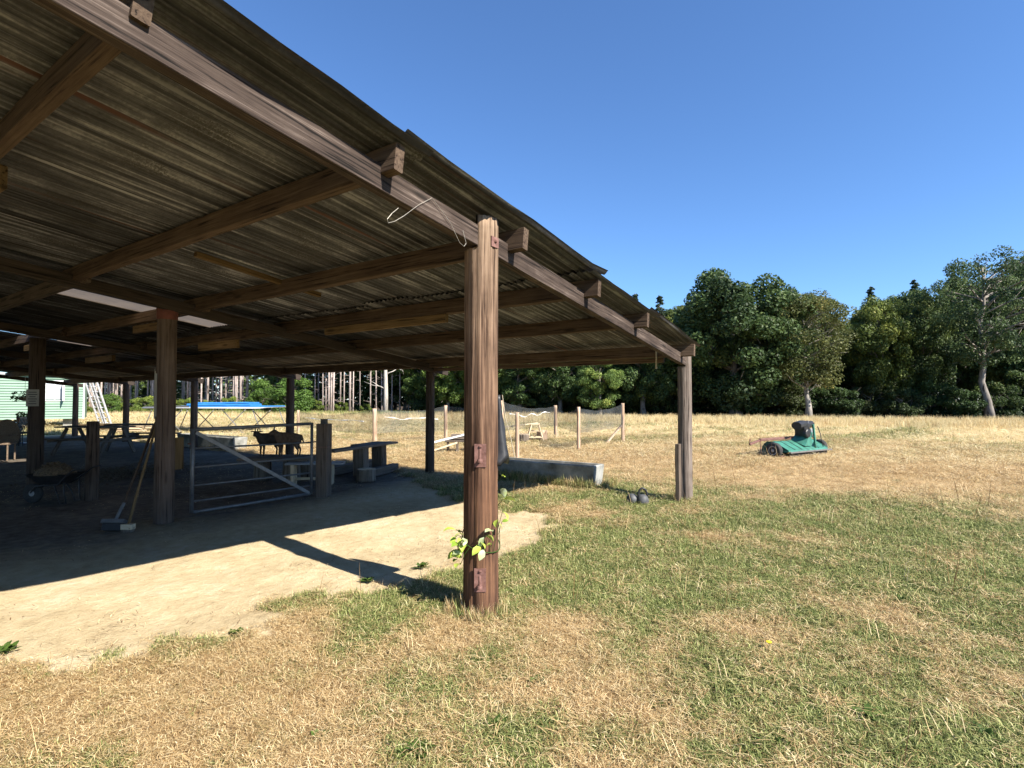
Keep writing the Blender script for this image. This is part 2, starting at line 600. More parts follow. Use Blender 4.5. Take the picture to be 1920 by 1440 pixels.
TG0 = g(1920, 808)[:2]; TG1 = g(600, 788)[:2]
TGN = np.array([(TG1 - TG0)[1], -(TG1 - TG0)[0]]); TGN = TGN / np.linalg.norm(TGN)
if TGN[0] < 0: TGN = -TGN


def tallness(x, y):
    """metres into the unmown strip along the wood"""
    return (x - TG0[0]) * TGN[0] + (y - TG0[1]) * TGN[1] + 1.2 * (fbm(x * .25, y * .25, 77, 3) - .5)


def zones(x, y):
    x = np.asarray(x, float); y = np.asarray(y, float)
    D = np.hypot(x - CAM[0], y - CAM[1])
    sd = sdf_poly(x, y, DIRT) + .60 * (fbm(x * 1.6, y * 1.6, 5, 4) - .5) + .42 * (fbm(x * 5.5, y * 5.5, 6, 3) - .5)
    dirt = sstep(-.09, .09, sd)
    n1 = fbm(x * .55, y * .55, 21, 4)
    n2 = fbm(x * 1.7, y * 1.7, 33, 4)
    n3 = fbm(x * 5.5, y * 5.5, 35, 3)
    v = .60 + .09 * sstep(900, 1500, 1200.0 + 180 * (x * .565 - y * .825 - CAM[0] * .565 + CAM[1] * .825)) + (n1 - .5) * 1.1 + (n2 - .5) * 1.3 + (n3 - .5) * .75
    # lush near the shed corner, dry to the left of the camera
    for a in ((760, 1130, .55, .55), (700, 1170, .45, .45), (560, 1260, .30, .45), (480, 1300, .22, .35), (230, 1410, .30, .65), (1080, 1080, 1.0, .45), (1250, 1010, 1.0, .45), (1000, 1100, .5, .3), (1350, 960, 1.3, .5), (1120, 925, 1.0, .6),
              (700, 870, 1.1, .7), (850, 870, 1.0, .7), (1700, 1050, 1.5, .35), (1880, 1130, .7, .6), (1640, 1350, .4, .45), (1500, 1200, .8, .2), (1400, 1100, 1, .3), (1640, 985, 1.2, .3),
              (1000, 1370, 1.0, .28), (1500, 1330, 1.3, .22), (300, 1330, .55, -.75), (100, 1300, .5, -.6), (560, 1180, .35, -.7), (650, 1250, .3, -.2), (700, 1340, .35, -.25), (1040, 1200, .4, -.45), (1000, 1290, .25, -.3), (830, 1200, .3, -.45), (870, 1175, .25, -.5),
              (1330, 1005, .35, -.8), (1180, 990, .5, -.6), (1290, 955, .5, -.5), (1060, 960, .5, -.5), (1400, 1180, .35, -.4), (1580, 1130, .5, -.45), (1250, 1300, .3, -.3), (1750, 1180, .4, -.4), (480, 1400, .4, -.3)):
        v = v + (.55 if a[3] > 0 else 1.0) * blob(x, y, *a)
    # mown field
    fld = sstep(9.0, 12.5, D + 2.2 * (fbm(x * .3, y * .3, 8, 3) - .5))
    rows = fbm((x * .35 + y * .94) * .9, (x * .94 - y * .35) * .16, 41, 4)
    rows2 = fbm((x * .35 + y * .94) * .35, (x * .94 - y * .35) * .06, 47, 3)
    fv = .32 + (rows - .5) * 2.1 + (rows2 - .5) * .7
    fv = fv + .20 * sstep(16, 20, D) - .16 * sstep(9, 11, D) * sstep(17, 14, D)
    v = v * (1 - fld) + fv * fld
    v = v - .15 * sstep(-5, 0, -np.abs(x - 20)) * 0
    return dirt, np.clip(v, 0, 1), fld, rows, sd


def gz(x, y):
    x = np.asarray(x, float); y = np.asarray(y, float)
    D = np.hypot(x - CAM[0], y - CAM[1])
    z = .05 * (fbm(x * .5, y * .5, 3, 3) - .5) + .035 * (fbm(x * 2.2, y * 2.2, 4, 3) - .5)
    z = z * (1 + .02 * D)
    inside = sstep(-.4, .6, sdf_poly(x, y, DIRT))
    dim = sstep(.52, .72, fbm(x * 2.9, y * 2.9, 91, 2)) * .016 + .018 * (fbm(x * 5, y * 7, 93, 3) - .5)
    return z * (1 - .6 * inside) - .012 * inside - dim * inside * sstep(16, 9, D)


# ground sheet: rings that widen with distance
nr, na = 230, 560
rad = np.concatenate([[0.0], np.geomspace(.35, 900, nr)])
ctr = np.array([-2.2, -1.7])
ang = np.linspace(0, 2 * math.pi, na, endpoint=False)
RR, AA = np.meshgrid(rad[1:], ang, indexing='ij')
GX = np.concatenate([[ctr[0]], (ctr[0] + RR * np.cos(AA)).ravel()])
GY = np.concatenate([[ctr[1]], (ctr[1] + RR * np.sin(AA)).ravel()])
GZ = gz(GX, GY)
far = np.hypot(GX - ctr[0], GY - ctr[1]) > 150
GZ[far] = 0
dirt, green, fld, rows, sd_ = zones(GX, GY)
faces = [(0, 1 + k, 1 + (k + 1) % na) for k in range(na)]
idx = np.arange(nr * na).reshape(nr, na) + 1
q = np.stack([idx[:-1], np.roll(idx[:-1], 0, 1), np.roll(idx[1:], 0, 1), idx[1:]], -1)
a0 = idx[:-1]; a1 = np.roll(idx[:-1], -1, 1); b1 = np.roll(idx[1:], -1, 1); b0 = idx[1:]
faces += np.stack([a0, b0, b1, a1], -1).reshape(-1, 4).tolist()
me = bpy.data.meshes.new('ground')
me.from_pydata(np.stack([GX, GY, GZ], 1).tolist(), [], faces)
for nm, arr in (('dirt', dirt), ('green', green), ('field', fld), ('wood', sstep(11.5, 15, tallness(GX, GY)) * (np.hypot(GX, GY) < 400)), ('muck', sstep(3.2, 6.2, GY + 1.5 * (fbm(GX * .5, GY * .5, 61, 3) - .5)))):  # 'muck' masks the shed shade painted into the floor colour
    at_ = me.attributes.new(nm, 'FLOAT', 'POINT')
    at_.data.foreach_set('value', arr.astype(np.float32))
me.polygons.foreach_set('use_smooth', [True] * len(me.polygons))
t = NT('pasture_ground')
tc = t.n('TexCoord')
P = tc.outputs['Object']


def mp(scale):
    k = t.n('Mapping'); k.inputs['Scale'].default_value = scale
    t.l(P, k.inputs[0]); return k.outputs[0]


fine = t.noise(mp((1, 1, 1)), 55, 5, .7)
mid = t.noise(mp((1, 1, 1)), 9, 6, .65)
fib = t.noise(mp((9, 30, 1)), 3, 5, .7, .8)
fib2 = t.noise(mp((26, 8, 1)), 3, 5, .7, .8)
big = t.noise(mp((.3, .3, .3)), 3, 5, .6)
rowt = t.n('Mapping'); rowt.inputs['Rotation'].default_value = (0, 0, math.radians(20)); rowt.inputs['Scale'].default_value = (.5, 2.6, 1); t.l(P, rowt.inputs[0])
rown = t.noise(rowt.outputs[0], 1.6, 6, .7, .3)
mixn = t.math('ADD', t.math('MULTIPLY', fib, .4), t.math('ADD', t.math('MULTIPLY', fib2, .3), t.math('MULTIPLY', mid, .3)))
straw = t.ramp(mixn, [(.36, (.07, .042, .022)), (.46, (.18, .11, .052)), (.54, (.33, .22, .11)), (.66, (.52, .38, .21))])
grn = t.ramp(mixn, [(.36, (.034, .042, .016)), (.46, (.090, .115, .037)), (.55, (.165, .19, .062)), (.66, (.29, .29, .115))])
gat = t.attr('green').outputs['Fac']
gf = t.rampf(t.math('ADD', gat, t.math('MULTIPLY', t.math('SUBTRACT', mid, .5), .9)), .25, .80)
near = t.mix(gf, straw, grn)
fstraw = t.ramp(t.math('ADD', t.math('MULTIPLY', rown, .6), t.math('MULTIPLY', mixn, .4)), [(.38, (.25, .165, .085)), (.46, (.42, .305, .165)), (.53, (.58, .455, .255)), (.60, (.74, .62, .38))])
fgrn = t.ramp(mixn, [(.34, (.10, .11, .04)), (.46, (.19, .19, .075)), (.56, (.27, .255, .11)), (.68, (.40, .36, .18))])
ff = t.rampf(t.math('ADD', gat, t.math('MULTIPLY', t.math('SUBTRACT', rown, .5), 1.1)), .34, .70)
fieldc = t.mix(ff, fstraw, fgrn)
grass_c = t.mix(t.attr('field').outputs['Fac'], near, fieldc)
blot = t.noise(mp((1, 1, 1)), 1.1, 5, .6, .3)
drt = t.ramp(t.math('ADD', t.math('MULTIPLY', mid, .35), t.math('ADD', t.math('MULTIPLY', fine, .2), t.math('MULTIPLY', blot, .45))), [(.36, (.33, .255, .15)), (.46, (.44, .35, .212)), (.53, (.50, .405, .255)), (.64, (.57, .49, .35))])
floor_shade_c = t.ramp(t.math('ADD', t.math('MULTIPLY', mid, .5), t.math('MULTIPLY', blot, .5)), [(.36, (.075, .062, .048)), (.5, (.14, .118, .092)), (.64, (.22, .185, .145))])  # darker dirt under the roof: shed shade painted into the floor colour
drt = t.mix(t.rampf(t.math('ADD', t.attr('muck').outputs['Fac'], t.math('MULTIPLY', t.math('SUBTRACT', blot, .5), .9)), .25, .75), drt, floor_shade_c)
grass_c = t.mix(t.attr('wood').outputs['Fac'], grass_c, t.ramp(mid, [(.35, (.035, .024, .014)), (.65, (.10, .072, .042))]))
df = t.rampf(t.math('ADD', t.attr('dirt').outputs['Fac'], t.math('MULTIPLY', t.math('SUBTRACT', mixn, .5), 1.6)), .36, .62)
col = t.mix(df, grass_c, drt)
vor = t.n('TexVoronoi'); vor.inputs['Scale'].default_value = 11; t.l(mp((1, 1.6, 1)), vor.inputs['Vector'])
hb = t.math('ADD', t.math('MULTIPLY', mixn, .8), t.math('ADD', t.math('MULTIPLY', fine, .3), t.math('MULTIPLY', mid, .6)))
t.bump(hb, .75, .035)
t.done(col, .95, 0, .1)
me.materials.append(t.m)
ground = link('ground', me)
tag(ground, 'dry pasture and bare dirt yard', None, None, 'structure')

# ------------------------------------------------------------------ the open shed
SL = .12
SLA = math.atan(SL)


def roof(x):
    return 2.92 - SL * x if x > -5.05 else 2.92 + .606 + SL * (x + 5.05)


BAY = 5.08
shed = thing('open_shed', 'long open timber shed with corrugated iron roof on round posts', 'shed', (0, 0, 0))
# posts
PUT = {}


def post(x, y, r0, r1, mat, seed, cut=True, top=None):
    zt = top if top is not None else roof(x) - .035
    me = pole_mesh('post', r0, r1, -.35, zt, mat, seed, 44 if y < 8 else 20, 40 if y < 8 else 12, .007, (roof(x) - .27, -.046) if cut else None)
    o = link('post', me, shed, (x, y, 0))
    PUT[(round(x), round(y))] = o
    return o


post(0, 0, .134, .128, WOOD_POST, 3)
post(5.05, 0, .112, .104, WOOD_POST_G, 8)
post(0, BAY, .118, .112, WOOD_POST_D, 5, False, 2.72)
post(5.05, BAY + .15, .098, .092, WOOD_POST_D, 6, False, 2.12)
for k in range(2, 6):
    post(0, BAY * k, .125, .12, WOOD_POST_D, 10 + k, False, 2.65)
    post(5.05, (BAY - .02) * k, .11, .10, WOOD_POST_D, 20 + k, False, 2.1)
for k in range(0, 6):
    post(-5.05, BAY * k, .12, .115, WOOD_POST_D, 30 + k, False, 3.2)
# side timber bolted to the corner post
ch = PUT[(5, 0)]
beam('side_timber', (4.84, .04, -.1), (4.84, .04, .88), .06, .11, WOOD_SQ, shed, up=(1, 0, 0))
# rafters
raft = []
for k in range(6):
    y = BAY * k + (-.01 if k == 0 else -.10)
    h = .15 if k == 0 else .14
    w = .078
    xs = [-5.05, -2.6 if k == 0 else -3.2, 5.0 if k == 0 else 5.28]
    for i in range(2):
        xa, xb = xs[i] + (.004 if i else 0), xs[i + 1]
        off = (-.12 if k == 0 else -.108) - h / 2
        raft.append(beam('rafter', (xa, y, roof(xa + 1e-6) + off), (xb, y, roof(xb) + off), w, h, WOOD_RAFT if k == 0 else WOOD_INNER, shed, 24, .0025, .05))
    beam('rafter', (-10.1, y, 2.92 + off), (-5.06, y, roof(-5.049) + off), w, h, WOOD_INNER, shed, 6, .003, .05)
# purlins, one length per bay, lapped at the rafters
PX = [-4.9, -3.55, -2.23, -.95, .35, 1.66, 2.97, 4.78]
PEND = {-2.23: -.075, -.95: -.16, .35: -.19, 1.66: -.20, 2.97: -.21, 4.78: -.24}
for i, x in enumerate(PX):
    for k in range(5):
        ya = PEND.get(x, -.15) if k == 0 else BAY * k - .25
        yb = BAY * (k + 1) + .22
        xo = x + (.036 if k % 2 else -.036)
        hh = .165 + rnd.uniform(-.008, .008)
        z = roof(xo) - .006 - hh / 2
        beam('purlin', (xo, ya, z), (xo, yb, z + rnd.uniform(-.008, .004)), .068, hh, WOOD_PURL if rnd.random() < .85 else WOOD_SQ, shed, 16, .003, .06, up=(SL, 0, 1))
        if k == 0 and x in PEND:
            pass
for x in (-6.3, -7.6, -9.0, -10.0):
    beam('purlin', (x, -.2, roof(x) - .09), (x, 25.6, roof(x) - .09), .068, .165, WOOD_PURL, shed, 6)
# short splice timbers
beam('splice_timber', (-2.24, 2.05, roof(-2.24) - .255), (-2.30, 3.6, roof(-2.3) - .255), .09, .15, WOOD_YEL, shed)
beam('batten', (-.62, 3.03, roof(-.62) - .035), (.80, 3.05, roof(.80) - .035), .06, .05, WOOD_YEL, shed)
beam('splice_timber', (1.60, 1.75, roof(1.6) - .225), (1.60, 4.0, roof(1.6) - .225), .06, .10, WOOD_YEL, shed)
beam('splice_timber', (1.63, 6.4, roof(1.63) - .25), (1.60, 7.6, roof(1.6) - .25), .07, .14, WOOD_YEL, shed)
beam('splice_timber', (.43, 6.2, roof(.43) - .235), (.43, 7.2, roof(.43) - .235), .06, .12, WOOD_YEL, shed)
beam('splice_timber', (1.70, 11.7, roof(1.7) - .25), (1.67, 13.2, roof(1.7) - .25), .07, .14, WOOD_YEL, shed)
beam('splice_timber', (.43, 11.6, roof(.43) - .235), (.43, 12.7, roof(.43) - .235), .06, .12, WOOD_YEL, shed)
# eave board lying under the last purlin
beam('eave_board', (4.86, .25, roof(4.8) - .205), (4.86, 5.1, roof(4.8) - .205), .05, .07, WOOD_PURL, shed)


# roof sheets
def sheet_mesh(name, L, W_, seed, mat, edge=0.0, lift=None):
    nw = int(round(W_ / .076)); per = 8
    ny = nw * per + 1
    ys = np.linspace(0, W_, ny)
    xs = np.linspace(0, L, 9)
    XX, YY = np.meshgrid(xs, ys, indexing='ij')
    Z = .011 * np.cos(YY / .076 * 2 * math.pi) + .011
    Z = Z + .012 * (fbm(XX * .9 + seed, YY * 1.2, seed, 3) - .5)
    if edge:
        wv = fbm(XX * 1.3 + seed * 5, YY * 0, seed + 3, 3)
        e = np.exp(-YY / .10)
        Z = Z + edge * e * (wv - .38)
        YY = YY + .05 * e * (wv - .5)
    if lift:
        Z = Z + lift[0] * np.exp(-YY / .14) * np.exp(-(L - XX) / lift[1])
    V = np.stack([XX, YY, Z], -1).reshape(-1, 3)
    n2 = ny
    F = []
    for i in range(len(xs) - 1):
        for k in range(ny - 1):
            F.append((i * n2 + k, (i + 1) * n2 + k, (i + 1) * n2 + k + 1, i * n2 + k + 1))
    return MB().add(V, F).mesh(name, mat, True)


ROWS = [(-5.06, -3.3), (-3.5, -.78), (-1.0, 1.72), (1.46, 3.35), (3.02, 5.07)]
variants = {}
for r, (xa, xb) in enumerate(ROWS):
    for v in range(4):
        variants[(r, v)] = sheet_mesh('roof_sheet', (xb - xa) / math.cos(SLA), .88, r * 7 + v, IRON[v])
NC = 32
for r, (xa, xb) in enumerate(ROWS):
    dz = .026 * (len(ROWS) - 1 - r) * .0 + (.024 if r % 2 == 0 else .0)
    for c in range(NC):
        y0 = -.235 + .80 * c
        mat = None
        xs_ = xa + rnd.uniform(-.05, .05)
        if r == 2 and c == 8:
            me = sheet_mesh('roof_sheet', 2.78, .88, 77, CLEAR)
        elif r == 2 and c == 15:
            me = sheet_mesh('roof_sheet', .90, .88, 78, CLEAR); xs_ = .93
        elif r == 1 and c == 15:
            me = sheet_mesh('roof_sheet', 2.2, .88, 79, IRON[0])
        elif c == 0:
            lift = {2: (.06, .3), 3: (.03, .3)}.get(r)
            me = sheet_mesh('roof_sheet', (xb - xa) / math.cos(SLA), .88, 90 + r, IRON[(0, 2, 0, 0, 2)[r]], .09, lift)
        else:
            v = rnd.choices([0, 1, 2, 3], [.42, .26, .22, .10])[0]
            me = variants[(r, v)]
        o = link('roof_sheet', me, shed, (xs_, y0 + rnd.uniform(-.015, .015) * (c > 0), roof(xs_ if xs_ > -5.05 else -5.049) + dz + .007 * (c % 2)))
        o.rotation_euler = (0, SLA, rnd.uniform(-.003, .003))
back = sheet_mesh('roof_sheet', 2.62, .88, 55, IRON[0])  # other roof slope, out of view, added to keep the shed interior dark
for r in range(2):
    for c in range(NC):
        x0 = -10.2 + r * 2.56
        o = link('roof_sheet', back, shed, (x0, -.235 + .80 * c, 2.92 + SL * (x0 + 10.1) + .02 * r + .007 * (c % 2) + .005))
        o.rotation_euler = (0, -SLA, 0)


# metal work on the corner post: gate pins and a strap plate
def on_post(ang, r, z):
    return np.array([r * math.cos(ang), r * math.sin(ang), z])


P1 = PUT[(0, 0)]
va = math.atan2(-2.43, -3.15)
for zc in (1.145, .262):
    a = va - .05
    mb = MB()
    mb.box(on_post(a, .128, zc), (.012, .084, .165), a)
    mb.lathe([(.013, 0), (.013, .008), (.009, .012)], 8, on_post(a, .134, zc + .06), 'Z')
    mb.tube([on_post(a, .13, zc - .03), on_post(a, .19, zc - .032), on_post(a, .20, zc - .03)], .013, 8)
    mb.tube([on_post(a, .188, zc - .045), on_post(a, .188, zc + .05)], .0105, 8)
    mb.lathe([(.020, -.012), (.021, 0), (.018, .012)], 10, on_post(a, .188, zc - .03), 'Z')
    mb.build('gate_pin_plate', RUST, P1)
a = va + .9
mb = MB().box(on_post(a, .122, 2.70), (.012, .085, .075), a)
mb.lathe([(.016, 0), (.016, .012), (.010, .018)], 6, on_post(a, .128, 2.70), 'Z')
mb.build('strap_plate', RUST, P1)
Q1 = PUT[(0, 5)]
mb = MB().lathe([(.117, 2.56), (.120, 2.57), (.120, 2.70), (.116, 2.71)], 24, (0, 0, 0), cap=False)
mb.lathe([(.018, 0), (.018, .012)], 6, on_post(va + .2, .126, 2.66))
mb.build('steel_collar', RUST_RED, Q1)
# things pinned to the inner posts
th = thing('paper_notice', 'faded paper sheet pinned to the left of the post beside the gate', 'notice', (0, BAY, 0))
aa = va - .95
mb = MB()
for i in range(3):
    mb.box(on_post(aa + i * .22, .122, 1.60 + .0 * i), (.003, .03, .66 - .06 * i), aa + i * .22)
mb.build('sheet', PAPER, th)
R1 = (0, BAY * 2)
th = thing('notice_board', 'white printed notice fixed to the dark post behind the wheelbarrow', 'notice', (0, R1[1], 0))
aa = va + .25
MB().box(on_post(aa, .135, 1.57), (.006, .19, .30), aa).build('board', PAPER, th)
mb = MB()
for i, (w, z) in enumerate([(.12, .10), (.14, .06), (.09, .02), (.13, -.02), (.10, -.06), (.12, -.105)]):
    mb.box(on_post(aa, .139, 1.57 + z), (.003, w, .016), aa)
mb.build('print', DARKP, th)
th = thing('plywood_board', 'yellow plywood board hung behind the post beside the gate', 'board', (.15, BAY + .1, .62))
beam('board', (.0, .02, 0), (.0, .02, .42), .30, .02, WOOD_YEL, th, up=(-.3, 1, 0))


# ------------------------------------------------------------------ small things on the near post and rafter
def leaf_mesh(name, L, seed, mat):
    r = random.Random(seed)
    pr = [(0, 0), (.25, .24), (.55, .30), (.8, .17), (1, 0)]
    V = []; F = []
    for i, (u, w) in enumerate(pr):
        z = .18 * math.sin(u * 3) * L * r.uniform(.6, 1.3)
        for s, dz in ((-1, .07), (0, 0), (1, .07)):
            V.append((u * L, s * w * L, z + dz * L * (w > 0)))
    for i in range(4):
        for k in range(2):
            F.append((i * 3 + k, i * 3 + 3 + k, i * 3 + 4 + k, i * 3 + k + 1))
    mb = MB().add(V, F)
    me = mb.mesh(name, mat, True)
    at_ = me.attributes.new('tint', 'FLOAT', 'FACE')
    tv = r.choice([.1, .35, .5, .6, .7, .95])
    at_.data.foreach_set('value', [min(1, max(0, tv + r.uniform(-.08, .08))) for _ in me.polygons])
    return me


gar = thing('leaf_garland', 'garland of yellow green artificial leaves twined round the nearest post', 'garland', (0, 0, 0))
pts = []
for i in range(40):
    u = i / 39
    a = va - 2.2 + u * 6.2
    pts.append(on_post(a, .139, .60 - .15 * math.sin(u * 3.1) + .22 * max(0, u - .55)))
stem_mb = MB().tube(pts, .004, 5)
lm = [leaf_mesh('leaf', .085, s, VINE) for s in range(8)]
spots = [(va - 1.25 + rnd.uniform(-.42, .32), rnd.uniform(.36, .60)) for _ in range(24)] + [(va + .15 + rnd.uniform(-.2, .35), .545 + rnd.uniform(-.05, .05)) for _ in range(8)] + [(va + .75, .66), (va + .95, .68), (va + .6, .60)] + [(va + 1.55 + rnd.uniform(-.2, .2), .64 + .085 * i) for i in range(5)]
SP = np.array(pts)
for i, (a, z) in enumerate(spots):
    lp = on_post(a, .142 + rnd.uniform(-.005, .045), z)
    o = link('leaf', lm[i % 8], gar, lp)
    o.rotation_euler = (rnd.uniform(-.9, .9), rnd.uniform(-.3, 1.2), a + rnd.uniform(-1.3, 1.3))
    o.scale = [rnd.uniform(.55, 1.15)] * 3
    q = SP[np.argmin(((SP - lp) ** 2).sum(1))]
    stem_mb.tube([q, (q + lp) / 2 * np.array([1.04, 1.04, 1]) + np.array([0, 0, .012]), lp], .0022, 4)
stem_mb.build('stem', LEAF_B, gar)


def onY(px, py, y):
    dv = FW + RT * (px - CX) / FPX - UP * (py - CY) / FPX
    return CAM + dv * ((y - CAM[1]) / dv[1])


hk = thing('wire_hook', 'bent length of thin wire hanging from the gable rafter', 'wire', onY(810, 372, -.062))
P0 = onY(810, 372, -.062)
chain = [(747, 390), (735, 400), (726, 411), (728, 418), (740, 415), (757, 405), (785, 384), (810, 371), (826, 392), (846, 420), (853, 436), (862, 455), (870, 462), (874, 456), (868, 432)]
MB().tube([onY(*c, -.062 - .03 * (i < 6)) - P0 for i, c in enumerate(chain)], .0016, 6).build('strand', WIRE, hk)
P0 = at(1231, 8.0, zz(660, 8.0))
rp = thing('hanging_rope', 'short rope end dangling under the eave near the far corner post', 'rope', P0)
MB().tube([(0, 0, .08), (0, 0, 0), (.004, 0, -.1), (-.004, .003, -.2), (.002, 0, -.25)], [.012, .012, .012, .013, .017], 7).build('strand', ROPE, rp)

sk = thing('black_sack', 'black plastic sack hanging behind the nearest post above the trough', 'sack', (.205, .015, 1.08))
V = []; F = []
nu, nv = 18, 16
for i in range(nv):
    v = i / (nv - 1)
    for k in range(nu):
        a = 2 * math.pi * k / nu
        w = .025 + .085 * v ** 1.2
        q = 1 + .35 * (vnoise(np.array([a * 2.2]), np.array([v * 4]), 6)[0] - .5)
        V.append((w * math.cos(a) * q * .7 - .05, w * .6 * math.sin(a) * q - .06 - .02 * v, .50 * (1 - v) + .03 * math.sin(a * 3) * v))
for i in range(nv - 1):
    for k in range(nu):
        F.append((i * nu + k, (i + 1) * nu + k, (i + 1) * nu + (k + 1) % nu, i * nu + (k + 1) % nu))
F.append(tuple(reversed(range(nu)))); F.append(tuple(range((nv - 1) * nu, nv * nu)))
F[-2] = tuple(range(nu)); F[-1] = tuple(reversed(range((nv - 1) * nu, nv * nu)))
MB().add(V, F).build('bag', BLACK, sk, True)
MB().tube([(-.035, -.085, .50), (-.015, -.10, .33), (.01, -.13, .18), (.04, -.15, .02)], .0035, 6).build('white_cord', ROPE, sk)


# ------------------------------------------------------------------ concrete troughs
def trough(name, label, loc, rot, L, Wd, H, tilt=0.0):
    o = thing(name, label, 'trough', loc, rot, 'concrete water troughs')
    mb = MB(); tk = .06; d = .035

    def R4(x0, x1, y0, y1, z):
        return [(x0, y0, z), (x1, y0, z), (x1, y1, z), (x0, y1, z)]
    V = R4(d, L - d, d, Wd - d, 0) + R4(0, L, 0, Wd, H - .02) + R4(.012, L - .012, .012, Wd - .012, H) + R4(tk, L - tk, tk, Wd - tk, H) + R4(tk + .05, L - tk - .05, tk + .03, Wd - tk - .03, .09)
    F = [(0, 3, 2, 1)]
    for lv in range(4):
        for k in range(4):
            F.append((lv * 4 + k, lv * 4 + (k + 1) % 4, lv * 4 + 4 + (k + 1) % 4, lv * 4 + 4 + k))
    F.append((16, 17, 18, 19))
    mb.add(V, F).build('basin', CONC, o)
    return o


e = g(1109, 918)
trough('concrete_trough', 'long grey concrete trough in the grass behind the nearest post', (e[0] + .43, e[1] - .04, 0), math.radians(91.5), 2.25, .43, .40)
trough('concrete_trough', 'grey concrete trough at the shed edge behind the metal gate', (5.75, 13.35, 0), math.radians(91), 3.4, .44, .40)


# ------------------------------------------------------------------ metal gate, gate post, short post
gt = thing('metal_gate', 'galvanised six bar metal gate with diagonal brace between two posts', 'gate', (.385, 5.19, 0), math.atan2(5.06 - 5.19, 2.13 - .385))
GL = math.hypot(5.06 - 5.19, 2.13 - .385)
MB().tube([(0, 0, .02), (0, 0, 1.15)], .026, 10).build('hinge_stile', GALV, gt, True)
MB().tube([(GL, 0, .03), (GL, 0, 1.17)], .024, 10).build('latch_stile', GALV, gt, True)
for i, (za, zb) in enumerate([(1.135, 1.155), (.885, .855), (.63, .62), (.385, .37), (.175, .17), (.03, .04)]):
    r = .024 if i in (0, 5) else .013
    MB().tube([(.022, 0, za), (GL - .02, 0, zb)], r, 8).build('bar', GALV, gt, True)
MB().bar((.03, -.026, 1.10), (GL - .05, -.026, .06), .008, .05).build('diagonal_brace', GALV, gt)
MB().box((GL + .05, 0, .86), (.10, .012, .02)).build('latch', RUST, gt)
MB().tube([(-.06, 0, .95), (0, 0, .95), (0, 0, .99)], .012, 6).build('hinge', RUST, gt)
gp = thing('gate_post', 'square weathered timber gate post with a raised block on top', 'post', (2.30, 4.98, 0), math.radians(30))
beam('shaft', (0, 0, -.1), (0, 0, 1.15), .19, .19, WOOD_GREY, gp, 10, .003, .06, up=(0, 1, 0)).data.materials[0] = WOOD_SQ
MB().bar((0, 0, 1.15), (0, 0, 1.225), .09, .09).build('cap_block', DARKP, gp)
MB().tube([(0.1, -.101, .78), (-.101, -.101, .78), (-.101, .1, .78)], .004, 5).build('wire_band', RUST, gp)
sp = thing('short_post', 'short round grey post standing beside the wheelbarrow handles', 'post', (.07, 7.69, 0))
link('shaft', pole_mesh('shaft', .10, .085, -.1, 1.2, WOOD_POST_D, 44, 24, 14), sp)


# ------------------------------------------------------------------ brooms
def leaning(name, label, foot, top, head):
    o = thing(name, label, 'broom', foot, 0, None)
    v = np.array(top) - np.array(foot)
    beam('handle', (0, 0, .06), v, .027, .027, WOOD_YEL if head == 'pale' else WOOD_PURL, o, 8, .001, .3, up=(0, 1, 0))
    an = math.atan2(RT[1], RT[0])
    if head == 'dark':
        b = MB().box((0, 0, .10), (.26, .12, .045), an, 0, -.5).build('scoop_plate', GALV, o)
        MB().box((.0, 0, .05), (.25, .09, .10), an, 0, -.35).build('bristles', BLACK, o)
        MB().tube([(0, 0, .12), v * .2 + np.array([0, 0, .05])], .018, 8).build('socket', GALV, o)
    else:
        MB().box((0, 0, .055), (.13, .07, .06), an).build('brush_block', WOOD_PALE, o)
        mb = MB()
        for i in range(6):
            mb.box((math.cos(an) * (i - 2.5) * .02, math.sin(an) * (i - 2.5) * .02, .012), (.014, .06, .045), an, rnd.uniform(-.2, .2))
        mb.build('bristles', WOOD_GREY, o)
    return o


leaning('broom', 'push broom with dark wide head leaning on the post beside the gate', g(216, 995), at(293, 7.0, zz(792, 7.0)), 'dark')
leaning('broom', 'broom with small pale head and yellow handle leaning on the post', g(240, 996), at(296, 7.0, zz(790, 7.0)), 'pale')

# ------------------------------------------------------------------ wheelbarrow
wb = thing('wheelbarrow', 'dark wheelbarrow heaped with wood chips beside the inner post', 'wheelbarrow', g(103, 943), math.atan2(RT[1], RT[0]))
V = []; F = []
ring = [(-.40, .28, .62), (-.30, .20, .50), (-.22, .13, .40)]
for (x0, wy, z) in ring:
    x1 = {.62: .42, .50: .30, .40: .20}[z]
    V += [(x0, -wy, z), (x1, -wy * .9, z + (.0)), (x1, wy * .9, z), (x0, wy, z)]
for lv in range(2):
    for k in range(4):
        F.append((lv * 4 + k, lv * 4 + 4 + k, lv * 4 + 4 + (k + 1) % 4, lv * 4 + (k + 1) % 4))
F.append((8, 11, 10, 9))
MB().add(V, F).build('tray', BLACK_MET, wb)
mb = MB()
for i in range(260):
    a = rnd.uniform(0, 6.28); r = math.sqrt(rnd.random())
    x, y = r * .37 * math.cos(a), r * .24 * math.sin(a)
    z = .60 + .22 * (1 - r * r) + rnd.uniform(-.02, .03)
    mb.box((x - .02, y, z), (rnd.uniform(.03, .09), rnd.uniform(.02, .05), .012), rnd.uniform(0, 6), rnd.uniform(-.7, .7), rnd.uniform(-.7, .7))
mb.lathe([(.36, .60), (.30, .68), (.20, .75), (.08, .79), (.01, .80)], 18)
wb.scale = (.72, .72, .72)
hp = mb.build('chip_heap', CHIPS, wb); hp['kind'] = 'stuff'
